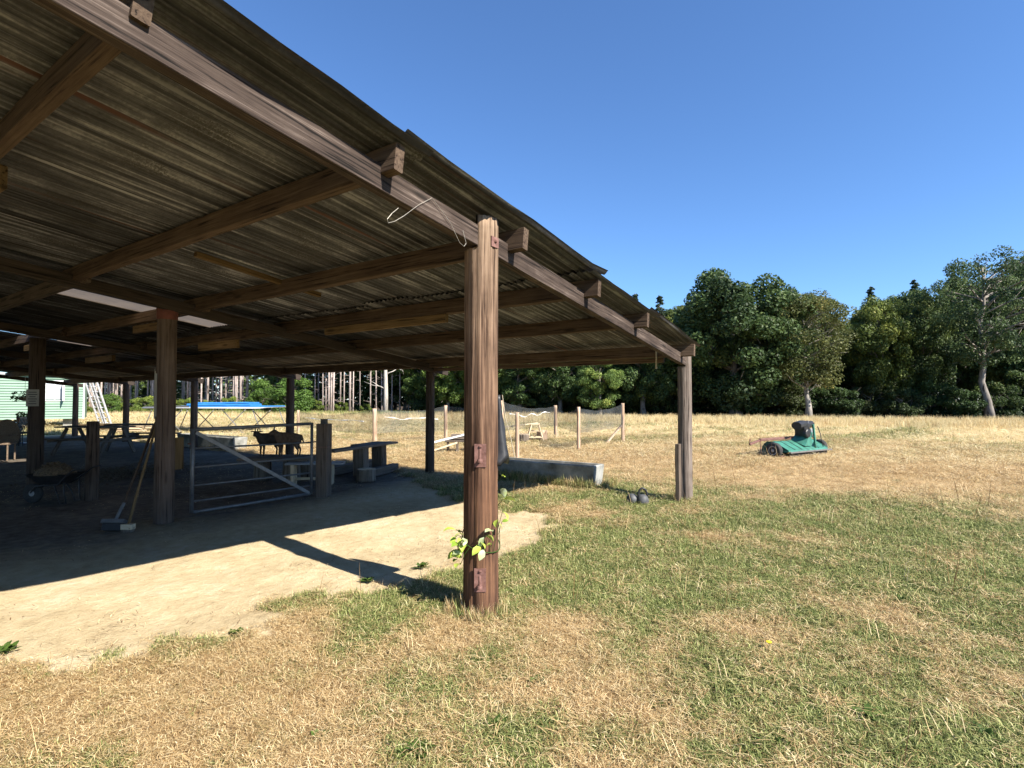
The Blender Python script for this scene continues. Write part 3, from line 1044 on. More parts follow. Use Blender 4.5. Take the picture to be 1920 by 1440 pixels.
for s in (-1, 1):
    MB().tube([(-.46, .06 * s, .22), (-.30, .12 * s, .36), (.20, .16 * s, .40), (.42, .25 * s, .58), (.56, .26 * s, .70), (.72, .27 * s, .74)], .016, 8).build('handle', BLACK_MET, wb, True)
    MB().tube([(.10, .15 * s, .39), (.20, .18 * s, .20), (.26, .18 * s, .02), (.38, .18 * s, .03), (.34, .19 * s, .22), (.34, .20 * s, .48)], .014, 7).build('leg', BLACK_MET, wb, True)
whl = MB().lathe([(.10, -.035), (.185, -.04), (.20, -.02), (.20, .02), (.185, .04), (.10, .035)], 20, (-.46, 0, .20), 'Y').build('wheel', RUBBER, wb, True)
MB().lathe([(.02, -.04), (.10, -.03), (.10, .03), (.02, .04)], 12, (-.46, 0, .20), 'Y').build('rim', GREYP, whl)

# ------------------------------------------------------------------ bench table, low bench, platform, stumps, trough side things
tb = thing('timber_bench', 'rough plank table on thick timber legs at the shed edge', 'table', at(678, 10.85), math.atan2(*(at(712, 11.5) - at(678, 10.85))[1::-1]))
ux = at(712, 11.5) - at(678, 10.85)
LX = np.linalg.norm(ux)
beam('top_plank', (-1.2, -.13, .605), (LX + .32, -.15, .60), .24, .045, WOOD_GREY, tb)
beam('top_plank', (-.02, .12, .605), (LX + .24, .10, .60), .24, .045, WOOD_GREY, tb)
for x in (0, LX):
    beam('leg', (x, 0, 0), (x, .01, .575), .20, .26, WOOD_GREY, tb, up=(0, 1, 0))
beam('seat_sleeper', (-.55, -.35, .09), (LX + .15, -.30, .09), .16, .16, WOOD_GREY, tb)
beam('seat_sleeper', (-.3, .5, .10), (LX + .55, .5, .10), .18, .18, WOOD_GREY, tb)


def stump(name, label, loc, r, h, mat=WOOD_LOG, group=None, seed=3):
    o = thing(name, label, 'log', loc, 0, group)
    link('bark', pole_mesh('bark', r, r * .96, 0, h, mat, seed, 18, 6, .008), o)
    MB().lathe([(r * .90, h - .004), (r * .88, h + .006), (.01, h + .008)], 18).build('cut_face', WOOD_PALE, o)
    return o


stump('log_stump', 'low log stump in front of the rough plank table', at(688, 10.2), .19, .22, seed=4)
pf = thing('goat_platform', 'low plank platform on log rounds with two goats standing on it', 'platform', at(525, 10.3), YAW - math.pi / 2)
for i, y in enumerate((-.26, 0, .26)):
    beam('plank', (-.62 + .04 * i, y, .425), (.68 - .05 * i, y, .425), .25, .05, WOOD_GREY, pf)
for (x, y) in ((-.32, 0), (.3, -.15), (.45, .25)):
    link('support', pole_mesh('support', .17, .16, 0, .40, WOOD_LOG, int(x * 10 + 9), 16, 5, .008), pf, (x, y, 0))
lb = thing('low_bench', 'low white topped bench on pale legs behind the gate post', 'bench', at(598, 9.8), math.atan2(RT[1], RT[0]) + .12)
beam('seat_board', (-.55, 0, .38), (.46, 0, .38), .28, .03, GREYP, lb)
for x in (-.42, .24):
    beam('leg', (x, -.02, 0), (x, -.02, .365), .24, .055, WOOD_PALE, lb, up=(1, 0, 0))
beam('rail', (-.40, 0, .10), (.22, 0, .10), .03, .05, WOOD_PALE, lb)


# ------------------------------------------------------------------ goats
def skin_mesh(name, joints, edges, radii, root, mat, sub=2):
    me = bpy.data.meshes.new(name)
    me.from_pydata(joints, edges, [])
    o = bpy.data.objects.new(name, me)
    COL.objects.link(o)
    sm = o.modifiers.new('skin', 'SKIN')
    sm.use_smooth_shade = True
    for i, r in enumerate(radii):
        rr = r if isinstance(r, tuple) else (r, r)
        me.skin_vertices[0].data[i].radius = rr
        me.skin_vertices[0].data[i].use_root = (i == root)
    ss = o.modifiers.new('sub', 'SUBSURF'); ss.levels = sub; ss.render_levels = sub
    dg = bpy.context.evaluated_depsgraph_get()
    m2 = bpy.data.meshes.new_from_object(o.evaluated_get(dg))
    bpy.data.objects.remove(o)
    m2.name = name
    m2.materials.clear(); m2.materials.append(mat)
    m2.polygons.foreach_set('use_smooth', [True] * len(m2.polygons))
    return m2


def goat(label, loc, rotz, mat, headturn, s=1.0):
    o = thing('goat', label, 'goat', loc, rotz, 'goats on the plank platform')
    ct, st_ = math.cos(headturn), math.sin(headturn)

    def hd(x, y, z):          # head joints turn about the top of the neck
        x0, y0 = -.385, 0
        return (x0 + (x - x0) * ct - (y - y0) * st_, y0 + (x - x0) * st_ + (y - y0) * ct, z)
    J = [(.24, 0, .37), (.06, 0, .345), (-.12, 0, .345), (-.25, 0, .365), (-.33, 0, .41), (-.385, 0, .455), hd(-.425, 0, .485), hd(-.50, 0, .445), hd(-.535, 0, .43),
         (.33, 0, .37), (.385, 0, .31), (.40, 0, .24)]
    E = [(0, 1), (1, 2), (2, 3), (3, 4), (4, 5), (5, 6), (6, 7), (7, 8), (0, 9), (9, 10), (10, 11)]
    Rr = [(.105, .115), (.125, .14), (.12, .13), (.105, .12), .085, .065, (.058, .06), .042, .032, .055, .022, .012]
    for sd_ in (-1, 1):
        b = len(J)
        J += [(-.23, .075 * sd_, .27), (-.215, .078 * sd_, .20), (-.225, .078 * sd_, .11), (-.225, .078 * sd_, .03), (-.24, .078 * sd_, .006)]
        E += [(3, b), (b, b + 1), (b + 1, b + 2), (b + 2, b + 3), (b + 3, b + 4)]
        Rr += [.052, .035, .026, .020, .023]
        b = len(J)
        J += [(.25, .08 * sd_, .29), (.20, .085 * sd_, .225), (.285, .083 * sd_, .135), (.265, .083 * sd_, .03), (.25, .083 * sd_, .006)]
        E += [(0, b), (b, b + 1), (b + 1, b + 2), (b + 2, b + 3), (b + 3, b + 4)]
        Rr += [.07, .048, .025, .020, .023]
        b = len(J)
        J += [hd(-.405, .06 * sd_, .505), hd(-.395, .135 * sd_, .51), hd(-.39, .185 * sd_, .50)]
        E += [(6, b), (b, b + 1), (b + 1, b + 2)]
        Rr += [(.02, .014), (.032, .012), (.012, .007)]
    body = link('body', skin_mesh('body', J, E, Rr, 0, mat), o)
    for sd_ in (-1, 1):
        hn = MB().tube([hd(-.41, .03 * sd_, .52), hd(-.395, .048 * sd_, .58), hd(-.375, .07 * sd_, .63)], [.016, .012, .004], 7)
        hn.build('horn', HORN, o, True)
        ey = MB().lathe([(.002, -.008), (.008, -.004), (.008, .004), (.002, .008)], 8, hd(-.455, .050 * sd_, .485)).build('eye', BLACK, o, True)
    o.scale = (s * .74, s * .9, s * 1.08)
    return o


GZT = .452
fr = YAW + math.pi / 2          # facing image left
q = at(507, 10.35); goat('small black goat with upright horns facing the camera on the platform', (q[0], q[1], GZT), fr - math.pi + math.radians(52), FUR, .45, .88)
q = at(543, 10.25); goat('brown goat seen from the side with drooping tail on the platform', (q[0], q[1], GZT), math.atan2(RT[1], RT[0]) + math.radians(4), FUR_B, .55, .92)

# ------------------------------------------------------------------ kettlebells
for i, (px, py, lie) in enumerate(((1181, 946, True), (1205, 948, False))):
    o = thing('kettlebell', ('grey kettlebell lying on its side in the grass' if lie else 'grey kettlebell standing with its black handle up in the grass'), 'kettlebell', g(px, py), 0, 'kettlebells by the corner post')
    piv = bpy.data.objects
    R_ = .088
    b = MB().lathe([(.05, 0), (.078, .02), (.088, .06), (.084, .10), (.066, .14), (.04, .158), (.01, .162)], 18)
    hnd = MB().tube([(.045 * math.cos(a), 0, 0) if 0 else (.066 * math.cos(a), 0, .145 + .105 * math.sin(a)) for a in np.linspace(-.15, math.pi + .15, 12)], .016, 8)
    bo = b.build('bell', KETTLE, o, True); ho = hnd.build('handle', BLACK_MET, o, True)
    if lie:
        M = Matrix.Translation((-.06, 0, .085)) @ Matrix.Rotation(math.radians(-33), 4, 'Z') @ Matrix.Rotation(math.radians(97), 4, 'Y') @ Matrix.Rotation(math.radians(60), 4, 'Z')
    else:
        M = Matrix.Rotation(math.radians(-50), 4, 'Z')
    bo.matrix_local = M; ho.matrix_local = M

# ------------------------------------------------------------------ net enclosure
nf = thing('netting_fence', 'black netting fence on rough pale stakes enclosing part of the pasture', 'fence', (0, 0, 0))
stk = {}
for nm, px, py, ytop, r in (('a', 970, 863, 773, .055), ('b', 1085, 846, 763, .06), ('c', 1168, 831, 756, .065), ('d', 1042, 822, 760, .075), ('e', 836, 826, 760, .075), ('f', 703, 831, 766, .085)):
    p = g(px, py); D = float((p[:2] - CAM[:2]) @ FH[:2])
    H = zz(ytop, D)
    me = pole_mesh('post', r, r * .9, -.1, H, WOOD_STAKE, px, 12, 10, .006, None, (rnd.uniform(-.03, .03), rnd.uniform(-.03, .03)))
    link('post', me, nf, (p[0], p[1], 0)); stk[nm] = (p[0], p[1], H)
p = at(941, 17.5); link('post', pole_mesh('post', .06, .05, -.1, 1.5, WOOD_STAKE, 4, 12, 8), nf, (p[0], p[1], 0)); stk['g'] = (p[0], p[1], 1.5)
p = at(560, 24.0); stk['h'] = (p[0], p[1], 1.0); link('post', pole_mesh('post', .07, .06, -.1, 1.05, WOOD_STAKE, 4, 12, 8), nf, (p[0], p[1], 0))
c = stk['c']
MB().bar((c[0] - .65, c[1] + .35, 0), (c[0] - .05, c[1] + .03, .62), .07, .07).build('brace', WOOD_STAKE, nf)
t = NT('black_netting')
v = t.coords((1, 1, 1), rand=False)
tcn = t.n('TexCoord'); sx = t.n('SeparateXYZ'); t.l(tcn.outputs['Object'], sx.inputs[0])
wv = t.noise(v, 1.5, 4, .6)
t.done((.05, .055, .055), .6)
tp = t.n('BsdfTransparent'); mx = t.n('MixShader')
t.l(t.rampf(wv, -.1, 1.3), mx.inputs[0])
t.l(tp.outputs[0], mx.inputs[1]); t.l(t.p.outputs[0], mx.inputs[2]); t.l(mx.outputs[0], t.out.inputs[0])
NET = t.m


def net(a, b, z0, z1, sag, seed):
    V = []; F = []
    nx, nz = 26, 5
    for i in range(nx + 1):
        u = i / nx
        for k in range(nz + 1):
            w = k / nz
            za = z0 + (a[2] * z1 - z0) * w; zb = z0 + (b[2] * z1 - z0) * w
            z = za * (1 - u) + zb * u - sag * math.sin(u * math.pi) * w + .05 * (vnoise(np.array([u * 9.]), np.array([w * 2.]), seed)[0] - .5)
            x = a[0] * (1 - u) + b[0] * u; y = a[1] * (1 - u) + b[1] * u
            off = .10 * (vnoise(np.array([u * 7.]), np.array([w * 3.]), seed + 1)[0] - .5)
            V.append((x + off, y + off, z))
    for i in range(nx):
        for k in range(nz):
            F.append((i * (nz + 1) + k, (i + 1) * (nz + 1) + k, (i + 1) * (nz + 1) + k + 1, i * (nz + 1) + k + 1))
    return MB().add(V, F).build('net', NET, nf)


for i, (a, b, z0, sg) in enumerate((('c', 'b', .55, .14), ('b', 'd', .5, .2), ('d', 'g', .5, .16), ('g', 'e', .4, .12), ('e', 'f', .35, .12), ('f', 'h', .3, .15))):
    net(stk[a], stk[b], z0, .98, sg, i * 5)
# torn white plastic tape draped on the net
mb = MB()
for (a, b, z) in (('g', 'd', .98), ('e', 'f', .85), ('f', 'h', .72)):
    A = np.array(stk[a]); B = np.array(stk[b])
    pts = []
    for i in range(15):
        u = i / 14 * .75 + .12
        pp = A * (1 - u) + B * u; pp[2] = z + .18 * (vnoise(np.array([u * 8.]), np.array([z * 9]), 3)[0] - .5)
        pts.append(pp + np.array([-.04, -.03, 0]))
    mb.tube(pts, [.006 + .016 * (i % 4 == 0) for i in range(15)], 5)
mb.build('torn_white_tape', WHITE, nf)

# ------------------------------------------------------------------ climbing frame bits in the enclosure
D = 19.0
q = at(1003, D)
st = thing('step_stool', 'yellow wooden A frame stool with rungs holding up a plank', 'stool', q, YAW - math.pi / 2)
Hs = .66
feet = [(-.30, -.22), (.30, -.22), (.30, .22), (-.30, .22)]
tops = [(-.13, -.10), (.13, -.10), (.13, .10), (-.13, .10)]
for (a, b) in zip(feet, tops):
    beam('leg', (a[0], a[1], 0), (b[0], b[1], Hs - .02), .045, .045, WOOD_PALE, st, 2, 0)
for lv in (.2, .42):
    for i in range(4):
        A = np.array(feet[i]) * (1 - lv / Hs) + np.array(tops[i]) * lv / Hs
        B = np.array(feet[(i + 1) % 4]) * (1 - lv / Hs) + np.array(tops[(i + 1) % 4]) * lv / Hs
        beam('rung', (*A, lv), (*B, lv), .035, .035, WOOD_PALE, st, 1, 0)
beam('seat', (-.17, 0, Hs), (.17, 0, Hs), .28, .04, WOOD_PALE, st, 1, 0)
w = thing('plank_walk', 'pale plank sloping from the ground up onto the A frame stool', 'plank', q, YAW - math.pi / 2)
beam('plank', (-1.75, -.02, .47), (.10, .02, Hs + .04), .20, .035, WOOD_PALE, w)
beam('prop', (-1.55, 0, 0), (-1.55, 0, .46), .12, .12, WOOD_GREY, w, up=(0, 1, 0))
stump('log_stump', 'squat log round left of the A frame stool', at(981, D - .2), .22, .32, seed=8)
stump('log_stump', 'pale log round right of the A frame stool', at(1016, D + .35), .20, .42, WOOD_STAKE, seed=9)
D = 15.3
q = at(840, D)
sw = thing('goat_ramp', 'long white board sloping up onto a low wooden box for goats', 'ramp', q, YAW - math.pi / 2)
beam('ramp_board', (-.62, .02, .26), (.75, 0, .60), .26, .05, WHITE, sw)
beam('ramp_board', (-.50, -.35, .07), (.30, -.30, .33), .14, .04, WOOD_PALE, sw)
beam('deck', (-.06, .05, .36), (.95, .05, .36), .5, .05, WOOD_GREY, sw)
for x in (0.02, .28, .62, .88):
    beam('leg', (x, -.12, 0), (x, -.12, .335), .07, .09, WOOD_GREY, sw, 1, 0, up=(0, 1, 0))
beam('block', (.1, .05, .47), (.6, .05, .47), .3, .13, WOOD_GREY, sw)

# ------------------------------------------------------------------ flail mower
A = at(1478, 13.8); B = at(1552, 14.8)
dv = B - A
mw = thing('flail_mower', 'green towed flail mower with black engine parked on the mown field', 'mower', A, math.atan2(dv[1], dv[0]))
L = float(np.linalg.norm(dv)) - .03
prof = [(0.0, .17), (0.015, .215), (.20, .31), (.40, .405), (.44, .42), (.60, .41), (.70, .34), (.75, .26), (.76, .16)]


def extr(prof, x0, x1, thick=0):
    V = [(x0, y, z) for y, z in prof] + [(x1, y, z) for y, z in prof]
    n = len(prof)
    F = [(i, i + 1, n + i + 1, n + i) for i in range(n - 1)]
    if thick:
        F += [tuple(reversed(range(n))), tuple(range(n, 2 * n))]
    else:
        F += [tuple(reversed(range(n))), tuple(range(n, 2 * n))]
    return V, F


mb = MB(); mb.add(*extr(prof, 0, L)); mb.build('deck', GREEN, mw)
for x in (.0, .30, .62, L - .42, L - .02):
    mb = MB(); pr = [(y - .006 if y < .42 else y + .006, z + .007) for y, z in prof[1:]]
    mb.add(*extr(pr, x, x + .018)); mb.build('rib', BLACK_MET if 0 < x < L - .1 else GREEN, mw)
MB().bar((-.02, -.03, .165), (L + .10, -.03, .165), .06, .035).build('skid_bar', STEEL, mw)
MB().box((L / 2, .02, .10), (L - .06, .02, .12)).build('rubber_flap', RUBBER, mw)
MB().lathe([(.06, 0), (.06, L - .08)], 12, (.04, .3, .12), 'X').build('rotor', BLACK_MET, mw, True)
for x in (-.17, L + .12):
    wh = MB().lathe([(.10, -.07), (.19, -.075), (.205, -.05), (.21, 0), (.205, .05), (.19, .075), (.10, .07)], 24, (x, .30, .21), 'X').build('wheel', RUBBER, mw, True)
    MB().lathe([(.015, -.085), (.035, -.08), (.05, -.055), (.105, -.072), (.115, -.072), (.115, .072), (.05, .05)], 18, (x, .30, .21), 'X').build('rim', GREYP, wh)
MB().box((-.07, .30, .24), (.12, .30, .03)).build('wheel_arm', BLACK_MET, mw)
# engine stand
ex = L * .60
V = [(ex - .42, .05, .24), (ex + .0, .05, .24), (ex + .22, .12, .86), (ex + .16, .12, .86), (ex - .42, .45, .44), (ex + .0, .45, .44), (ex + .22, .40, .86), (ex + .16, .40, .86)]
MB().add([(ex - .24, .08, .29), (ex + .10, .08, .29), (ex + .10, .10, .62), (ex - .0, .10, .55), (ex - .24, .5, .45), (ex + .10, .5, .45), (ex + .10, .5, .62), (ex - .0, .5, .55)], [(0, 1, 2, 3), (7, 6, 5, 4), (0, 4, 5, 1), (1, 5, 6, 2), (2, 6, 7, 3), (3, 7, 4, 0)]).build('engine_stand', GREEN, mw)
MB().bar((ex + .22, .05, .22), (ex + .14, .07, .86), .05, .05).build('upright', GREEN, mw)
MB().bar((ex + .16, .06, .36), (ex + .40, .10, .34), .05, .05).build('brace', GREEN, mw)
MB().bar((ex - .05, .30, .56), (ex + .22, .30, .62), .34, .05).build('mount_plate', GREEN, mw)
mb = MB().box((ex + .02, .30, .70), (.25, .28, .27), 0, -.2); mb.lathe([(.02, -.02), (.10, -.015), (.12, 0), (.12, .08), (.10, .09)], 16, (ex - .05, .10, .62), 'Y')
mb.build('engine_block', BLACK_MET, mw)
MB().lathe([(.04, 0), (.085, .01), (.09, .03), (.09, .11), (.07, .12)], 16, (ex - .03, .08, .60), 'Y').build('recoil_starter', BLACK, mw, True)
MB().bar((ex - .36, .24, .83), (ex - .02, .26, .87), .26, .19, .3).build('air_filter', BLACK, mw)
MB().bar((ex - .02, .32, .83), (ex + .40, .32, .86), .30, .17, .35).build('fuel_tank', BLACK, mw)
MB().lathe([(.025, 0), (.028, .02)], 10, (ex + .1, .3, .925)).build('fuel_cap', BLACK, mw)
MB().lathe([(.04, 0), (.075, .02), (.075, .22), (.04, .24)], 12, (ex + .31, .20, .50)).build('muffler', ALU, mw, True)
MB().tube([(ex + .42, .1, .80), (ex + .46, .05, .6), (ex + .44, .02, .45), (ex + .50, .0, .25)], .012, 6).build('fuel_hose', BLACK, mw)
MB().tube([(ex + .0, .12, .90), (ex + .01, .12, .97)], .008, 6).build('throttle_lever', GREYP, mw)
MB().bar((ex - .10, .50, .49), (-.30, .62, .47), .07, .07).build('drawbar', RUST, mw)
MB().bar((-.28, .62, .46), (-.62, .70, .36), .055, .055).build('hitch', RUST, mw)
MB().tube([(-.60, .70, .34), (-.60, .70, .50)], .015, 7).build('hitch_pin', RUST, mw)
MB().tube([(-.30, .62, .46), (-.28, .60, .25), (-.30, .58, .12)], .014, 6).build('prop_leg', RUST, mw)
MB().box((-.22, .05, .05), (.14, .05, .09)).build('jockey_foot', RUST, mw)

# ------------------------------------------------------------------ trampoline
A = at(268, 24.0); B = at(484, 24.0)
tp = thing('trampoline', 'large rectangular trampoline with blue pads on crossed legs', 'trampoline', A, math.atan2(*(B - A)[1::-1]))
TL = float(np.linalg.norm(B - A)); TZ = 1.15; TW = 3.0
MB().tube([(0, 0, TZ), (TL, 0, TZ), (TL, TW, TZ), (0, TW, TZ), (0, 0, TZ)], .03, 8).build('frame', ALU, tp, True)
MB().box((TL / 2, TW / 2, TZ - .01), (TL - .7, TW - .7, .012)).build('bed', DARKP, tp)
for (x0, x1, y0, y1, m) in ((.05, TL * .40, .03, .33, DARKP), (TL * .40, TL - .05, .03, .33, BLUE), (.05, TL - .05, TW - .33, TW - .03, BLUE), (.03, .36, .34, TW - .34, DARKP), (TL - .36, TL - .03, .34, TW - .34, BLUE)):
    MB().bar((x0, (y0 + y1) / 2, TZ + .05), (x1, (y0 + y1) / 2, TZ + .05), y1 - y0, .05, .3, 6, .008).build('pad', m, tp)
mt = thing('folded_mat', 'thick blue foam mat lying folded on top of the trampoline', 'mat', A, math.atan2(*(B - A)[1::-1]))
MB().bar((TL * .34, .9, TZ + .13), (TL * .90, .9, TZ + .13), 1.1, .11, .25, 8, .012).build('lower_fold', BLUE, mt)
MB().bar((TL * .42, .95, TZ + .22), (TL * .88, .95, TZ + .22), 1.0, .06, .3, 8, .012).build('upper_fold', BLUE, mt)
for y in (.15, TW - .15):
    for (xa, xb) in ((.35, -.1), (.55, 1.7), (TL - .55, TL - 1.7), (TL - .35, TL + .1), (1.75, .75), (TL - 1.75, TL - .75)):
        MB().tube([(xa, y, TZ), (xb, y, .03)], .022, 7).build('leg', GALV, tp, True)
    MB().tube([(.7, y, .04), (2.4, y, .04)], .022, 6).build('foot_rail', GALV, tp, True)
    MB().tube([(TL - 2.4, y, .04), (TL - .7, y, .04)], .022, 6).build('foot_rail', GALV, tp, True)

# ------------------------------------------------------------------ mint caravan
A = at(159, 29.0)
XL = -(RT + .74 * FH)
cv = thing('static_caravan', 'mint green clad holiday caravan with white window beyond the shed', 'caravan', A, math.atan2(XL[1], XL[0]))
CL, CDp, z0, z1 = 9.5, 3.2, .50, 2.75
# local x runs left along the front, local -y is away from the viewer
V = []; F = []
nb = 17
hb_ = (z1 - z0) / nb
mbw = MB()
wx0, wx1, wz0 = .86, 1.62, 1.46
for i in range(nb):
    za = z0 + i * hb_; zb = za + hb_
    segs = [(.06, CL - .06)] if zb <= wz0 or za > 2.5 else [(.06, wx0), (wx1, CL - .06)]
    for (xa, xb) in segs:
        mbw.add([(xa, .055, za), (xb, .055, za), (xb, .004, zb), (xa, .004, zb), (xa, 0, za), (xb, 0, za)], [(0, 3, 2, 1), (0, 1, 5, 4)])
mbw.build('cladding', MINT, cv)
MB().box((CL / 2, -CDp / 2, (z0 + z1) / 2), (CL - .02, CDp - .02, z1 - z0)).build('shell', MINT, cv)
MB().bar((0, -CDp / 2, z1 + .05), (CL, -CDp / 2, z1 + .05), CDp + .35, .10, .2).build('roof', GREYP, cv)
MB().box((.03, .02, (z0 + z1) / 2), (.06, .05, z1 - z0 - .004)).build('corner_trim', WHITE, cv)
MB().box((CL - .03, .02, (z0 + z1) / 2), (.06, .05, z1 - z0 - .004)).build('corner_trim', WHITE, cv)
wf = MB().box((wx0, .03, 2.0), (.05, .05, 1.0)).box((wx1, .03, 2.0), (.05, .05, 1.0)).box(((wx0 + wx1) / 2, .03, wz0), (wx1 - wx0 + .05, .054, .05)).box(((wx0 + wx1) / 2, .03, 2.5), (wx1 - wx0 + .05, .054, .05)).box(((wx0 + wx1) / 2, .03, 2.0), (.045, .05, .95)).build('window', WHITE, cv)
MB().box(((wx0 + wx1) / 2, .02, 2.0), (wx1 - wx0 - .05, .01, .95)).build('pane', GLASS, wf)
cs = MB()
for (z, hh) in ((wz0 + .03, .04), (2.47, .04)):
    cs.box((wx0 + .02, .28, z), (.03, .50, hh))
cs.box((wx0 + .02, .05, 2.0), (.03, .04, .95)); cs.box((wx0 + .02, .52, 2.0), (.03, .04, .95))
cs.build('open_casement', WHITE, wf)
MB().box((wx0 + .02, .285, 2.0), (.008, .44, .9)).build('casement_pane', GLASS, wf)
for x in (.7, 3.4, 6.2, 8.8):
    MB().box((x, -.5, .25), (.4, .4, .5)).build('block_support', CONC, cv)
for x in (1.9, 2.6):
    MB().lathe([(.1, -.08), (.28, -.09), (.30, 0), (.28, .09), (.1, .08)], 18, (x, -.4, .30), 'Y').build('wheel', RUBBER, cv)
# leaning ladders
for i, (px, tx) in enumerate(((198, 164), (207, 172))):
    p0 = at(px, 26.6); p1 = at(tx, 25.6, 2.55 - .03 * i)
    ld = thing('ladder', ('aluminium ladder leaning beside the mint caravan, left of the pair' if i == 0 else 'aluminium ladder leaning beside the mint caravan, right of the pair'), 'ladder', p0, math.atan2(RT[1], RT[0]), 'leaning ladders')
    v = np.array([(p1 - p0) @ RT, (p1 - p0) @ FH, p1[2]])
    for s in (-1, 1):
        MB().bar((s * .17, 0, 0), (s * .17 + v[0], v[1], v[2]), .05, .09).build('stile', ALU, ld)
    for k in range(10):
        u = (k + .5) / 10
        MB().tube([np.array([-.17, 0, 0]) + v * u, np.array([.17, 0, 0]) + v * u], .022, 6).build('rung', ALU, ld)
# timber stacks
def stack(label, loc, rot, n, L, mat, rows=3):
    o = thing('timber_stack', label, 'timber', loc, rot, None)
    for r in range(rows):
        for i in range(n):
            beam('plank', (rnd.uniform(-.2, .2), i * .24 - n * .12, .14 + r * .10), (L + rnd.uniform(-.3, .3), i * .24 - n * .12, .14 + r * .10), .20, .06, mat, o, 1, 0)
    for x in (.4, L - .4):
        beam('bearer', (x, -n * .13, .05), (x, n * .12, .05), .1, .1, WOOD_GREY, o, 1, 0)
    return o


ra = math.atan2(RT[1], RT[0])
stack('low stack of reddish planks on the grass beside the caravan', at(165, 25.5), ra, 4, 1.75, WOOD_YEL)
stack('long stack of planks on the grass behind the picnic table', at(228, 24.5), ra, 4, 1.30, WOOD_PALE)
for i, px in enumerate((178, 192, 206, 245, 262, 280, 172, 235)):
    o = thing('firewood_log', 'sawn log with an orange cut end beyond the plank stacks', 'log', at(px, 27.5 + (i % 3) * .4, .13), YAW + rnd.uniform(-.3, .3), 'sawn logs behind the plank stacks')
    MB().lathe([(.11, -.4), (.12, -.2), (.12, .4)], 12, (0, 0, 0), 'X').build('bark', WOOD_LOG, o)
    MB().lathe([(.115, -.406), (.01, -.409)], 12, (0, 0, 0), 'X').build('cut_end', WOOD_YEL, o)

# ------------------------------------------------------------------ furniture deep in the shed
def trestle(label, loc, rot, L, z=.76, n=3):
    o = thing('picnic_table', label, 'table', loc, rot, 'picnic tables inside the shed')
    for i in range(n):
        beam('top_plank', (-L / 2, (i - (n - 1) / 2) * .20, z), (L / 2, (i - (n - 1) / 2) * .20, z), .19, .04, WOOD_GREY, o, 2, .002)
    for s in (-1, 1):
        beam('bench_plank', (-L / 2, s * .68, .45), (L / 2, s * .68, .45), .22, .04, WOOD_GREY, o, 2, .002)
        for x in (-L / 2 + .3, L / 2 - .3):
            beam('leg', (x, s * .60, 0), (x, s * .18, z - .03), .09, .045, WOOD_GREY, o, 1, 0, up=(1, 0, 0))
    for x in (-L / 2 + .3, L / 2 - .3):
        beam('cross_rail', (x + .05, -.78, .41), (x + .05, .78, .41), .045, .08, WOOD_GREY, o, 1, 0)
    return o


trestle('long grey picnic table behind the short round post', at(180, 15.2), ra - .12, 2.0)
trestle('picnic table further back beside the shed edge posts', at(262, 16.6), ra + .05, 1.7)


def chair(label, loc, rot, wick):
    o = thing('garden_chair', label, 'chair', loc, rot, 'garden chairs at the back of the shed')
    m = WICKER if wick else BLACK_MET
    MB().bar((-.24, 0, .43), (.24, 0, .43), .46, .05).build('seat', m, o)
    if wick:
        V = []; F = []
        n = 16
        for i in range(n + 1):
            a = math.pi * i / n
            V += [(-.27 * math.cos(a), .20 + .05 * math.sin(a), .42), (-.30 * math.cos(a), .24 + .06 * math.sin(a), .55 + .48 * math.sin(a)), (-.27 * math.cos(a), .26 + .06 * math.sin(a), .53 + .43 * math.sin(a))]
        for i in range(n):
            F += [(i * 3, i * 3 + 3, i * 3 + 5, i * 3 + 2), (i * 3 + 2, i * 3 + 5, i * 3 + 4, i * 3 + 1)]
        MB().add(V, F).build('backrest', m, o)
    else:
        bk = MB()
        for x in (-.22, -.11, 0, .11, .22):
            bk.bar((x, .22, .46), (x, .30, .92), .025, .02)
        bk.bar((-.25, .305, .92), (.25, .305, .92), .03, .05)
        bk.build('backrest', m, o)
    for x in (-.21, .21):
        for y in (-.20, .20):
            MB().bar((x, y, 0), (x, y, .41), .03, .03).build('leg', m, o)
        MB().bar((x * 1.15, -.2, .62), (x * 1.15, .24, .64), .03, .03).build('armrest', m, o)
    return o


chair('round backed wicker chair at the back of the shed', at(4, 13.5), ra + .4, True)
chair('dark slatted garden chair beside the wicker chair', at(24, 17.5), ra - .5, False)
chair('dark slatted garden chair nearest the notice post', at(52, 18.0), ra + .8, False)
o = thing('garden_table', 'small dark round garden table between the chairs', 'table', at(38, 18.6))
MB().lathe([(.42, .70), (.44, .71), (.44, .735), (.42, .74)], 24).build('top', BLACK_MET, o)
MB().lathe([(.05, .0), (.05, .70)], 10).build('pedestal', BLACK_MET, o)
MB().lathe([(.26, 0), (.26, .02), (.05, .06)], 16).build('foot', BLACK_MET, o)


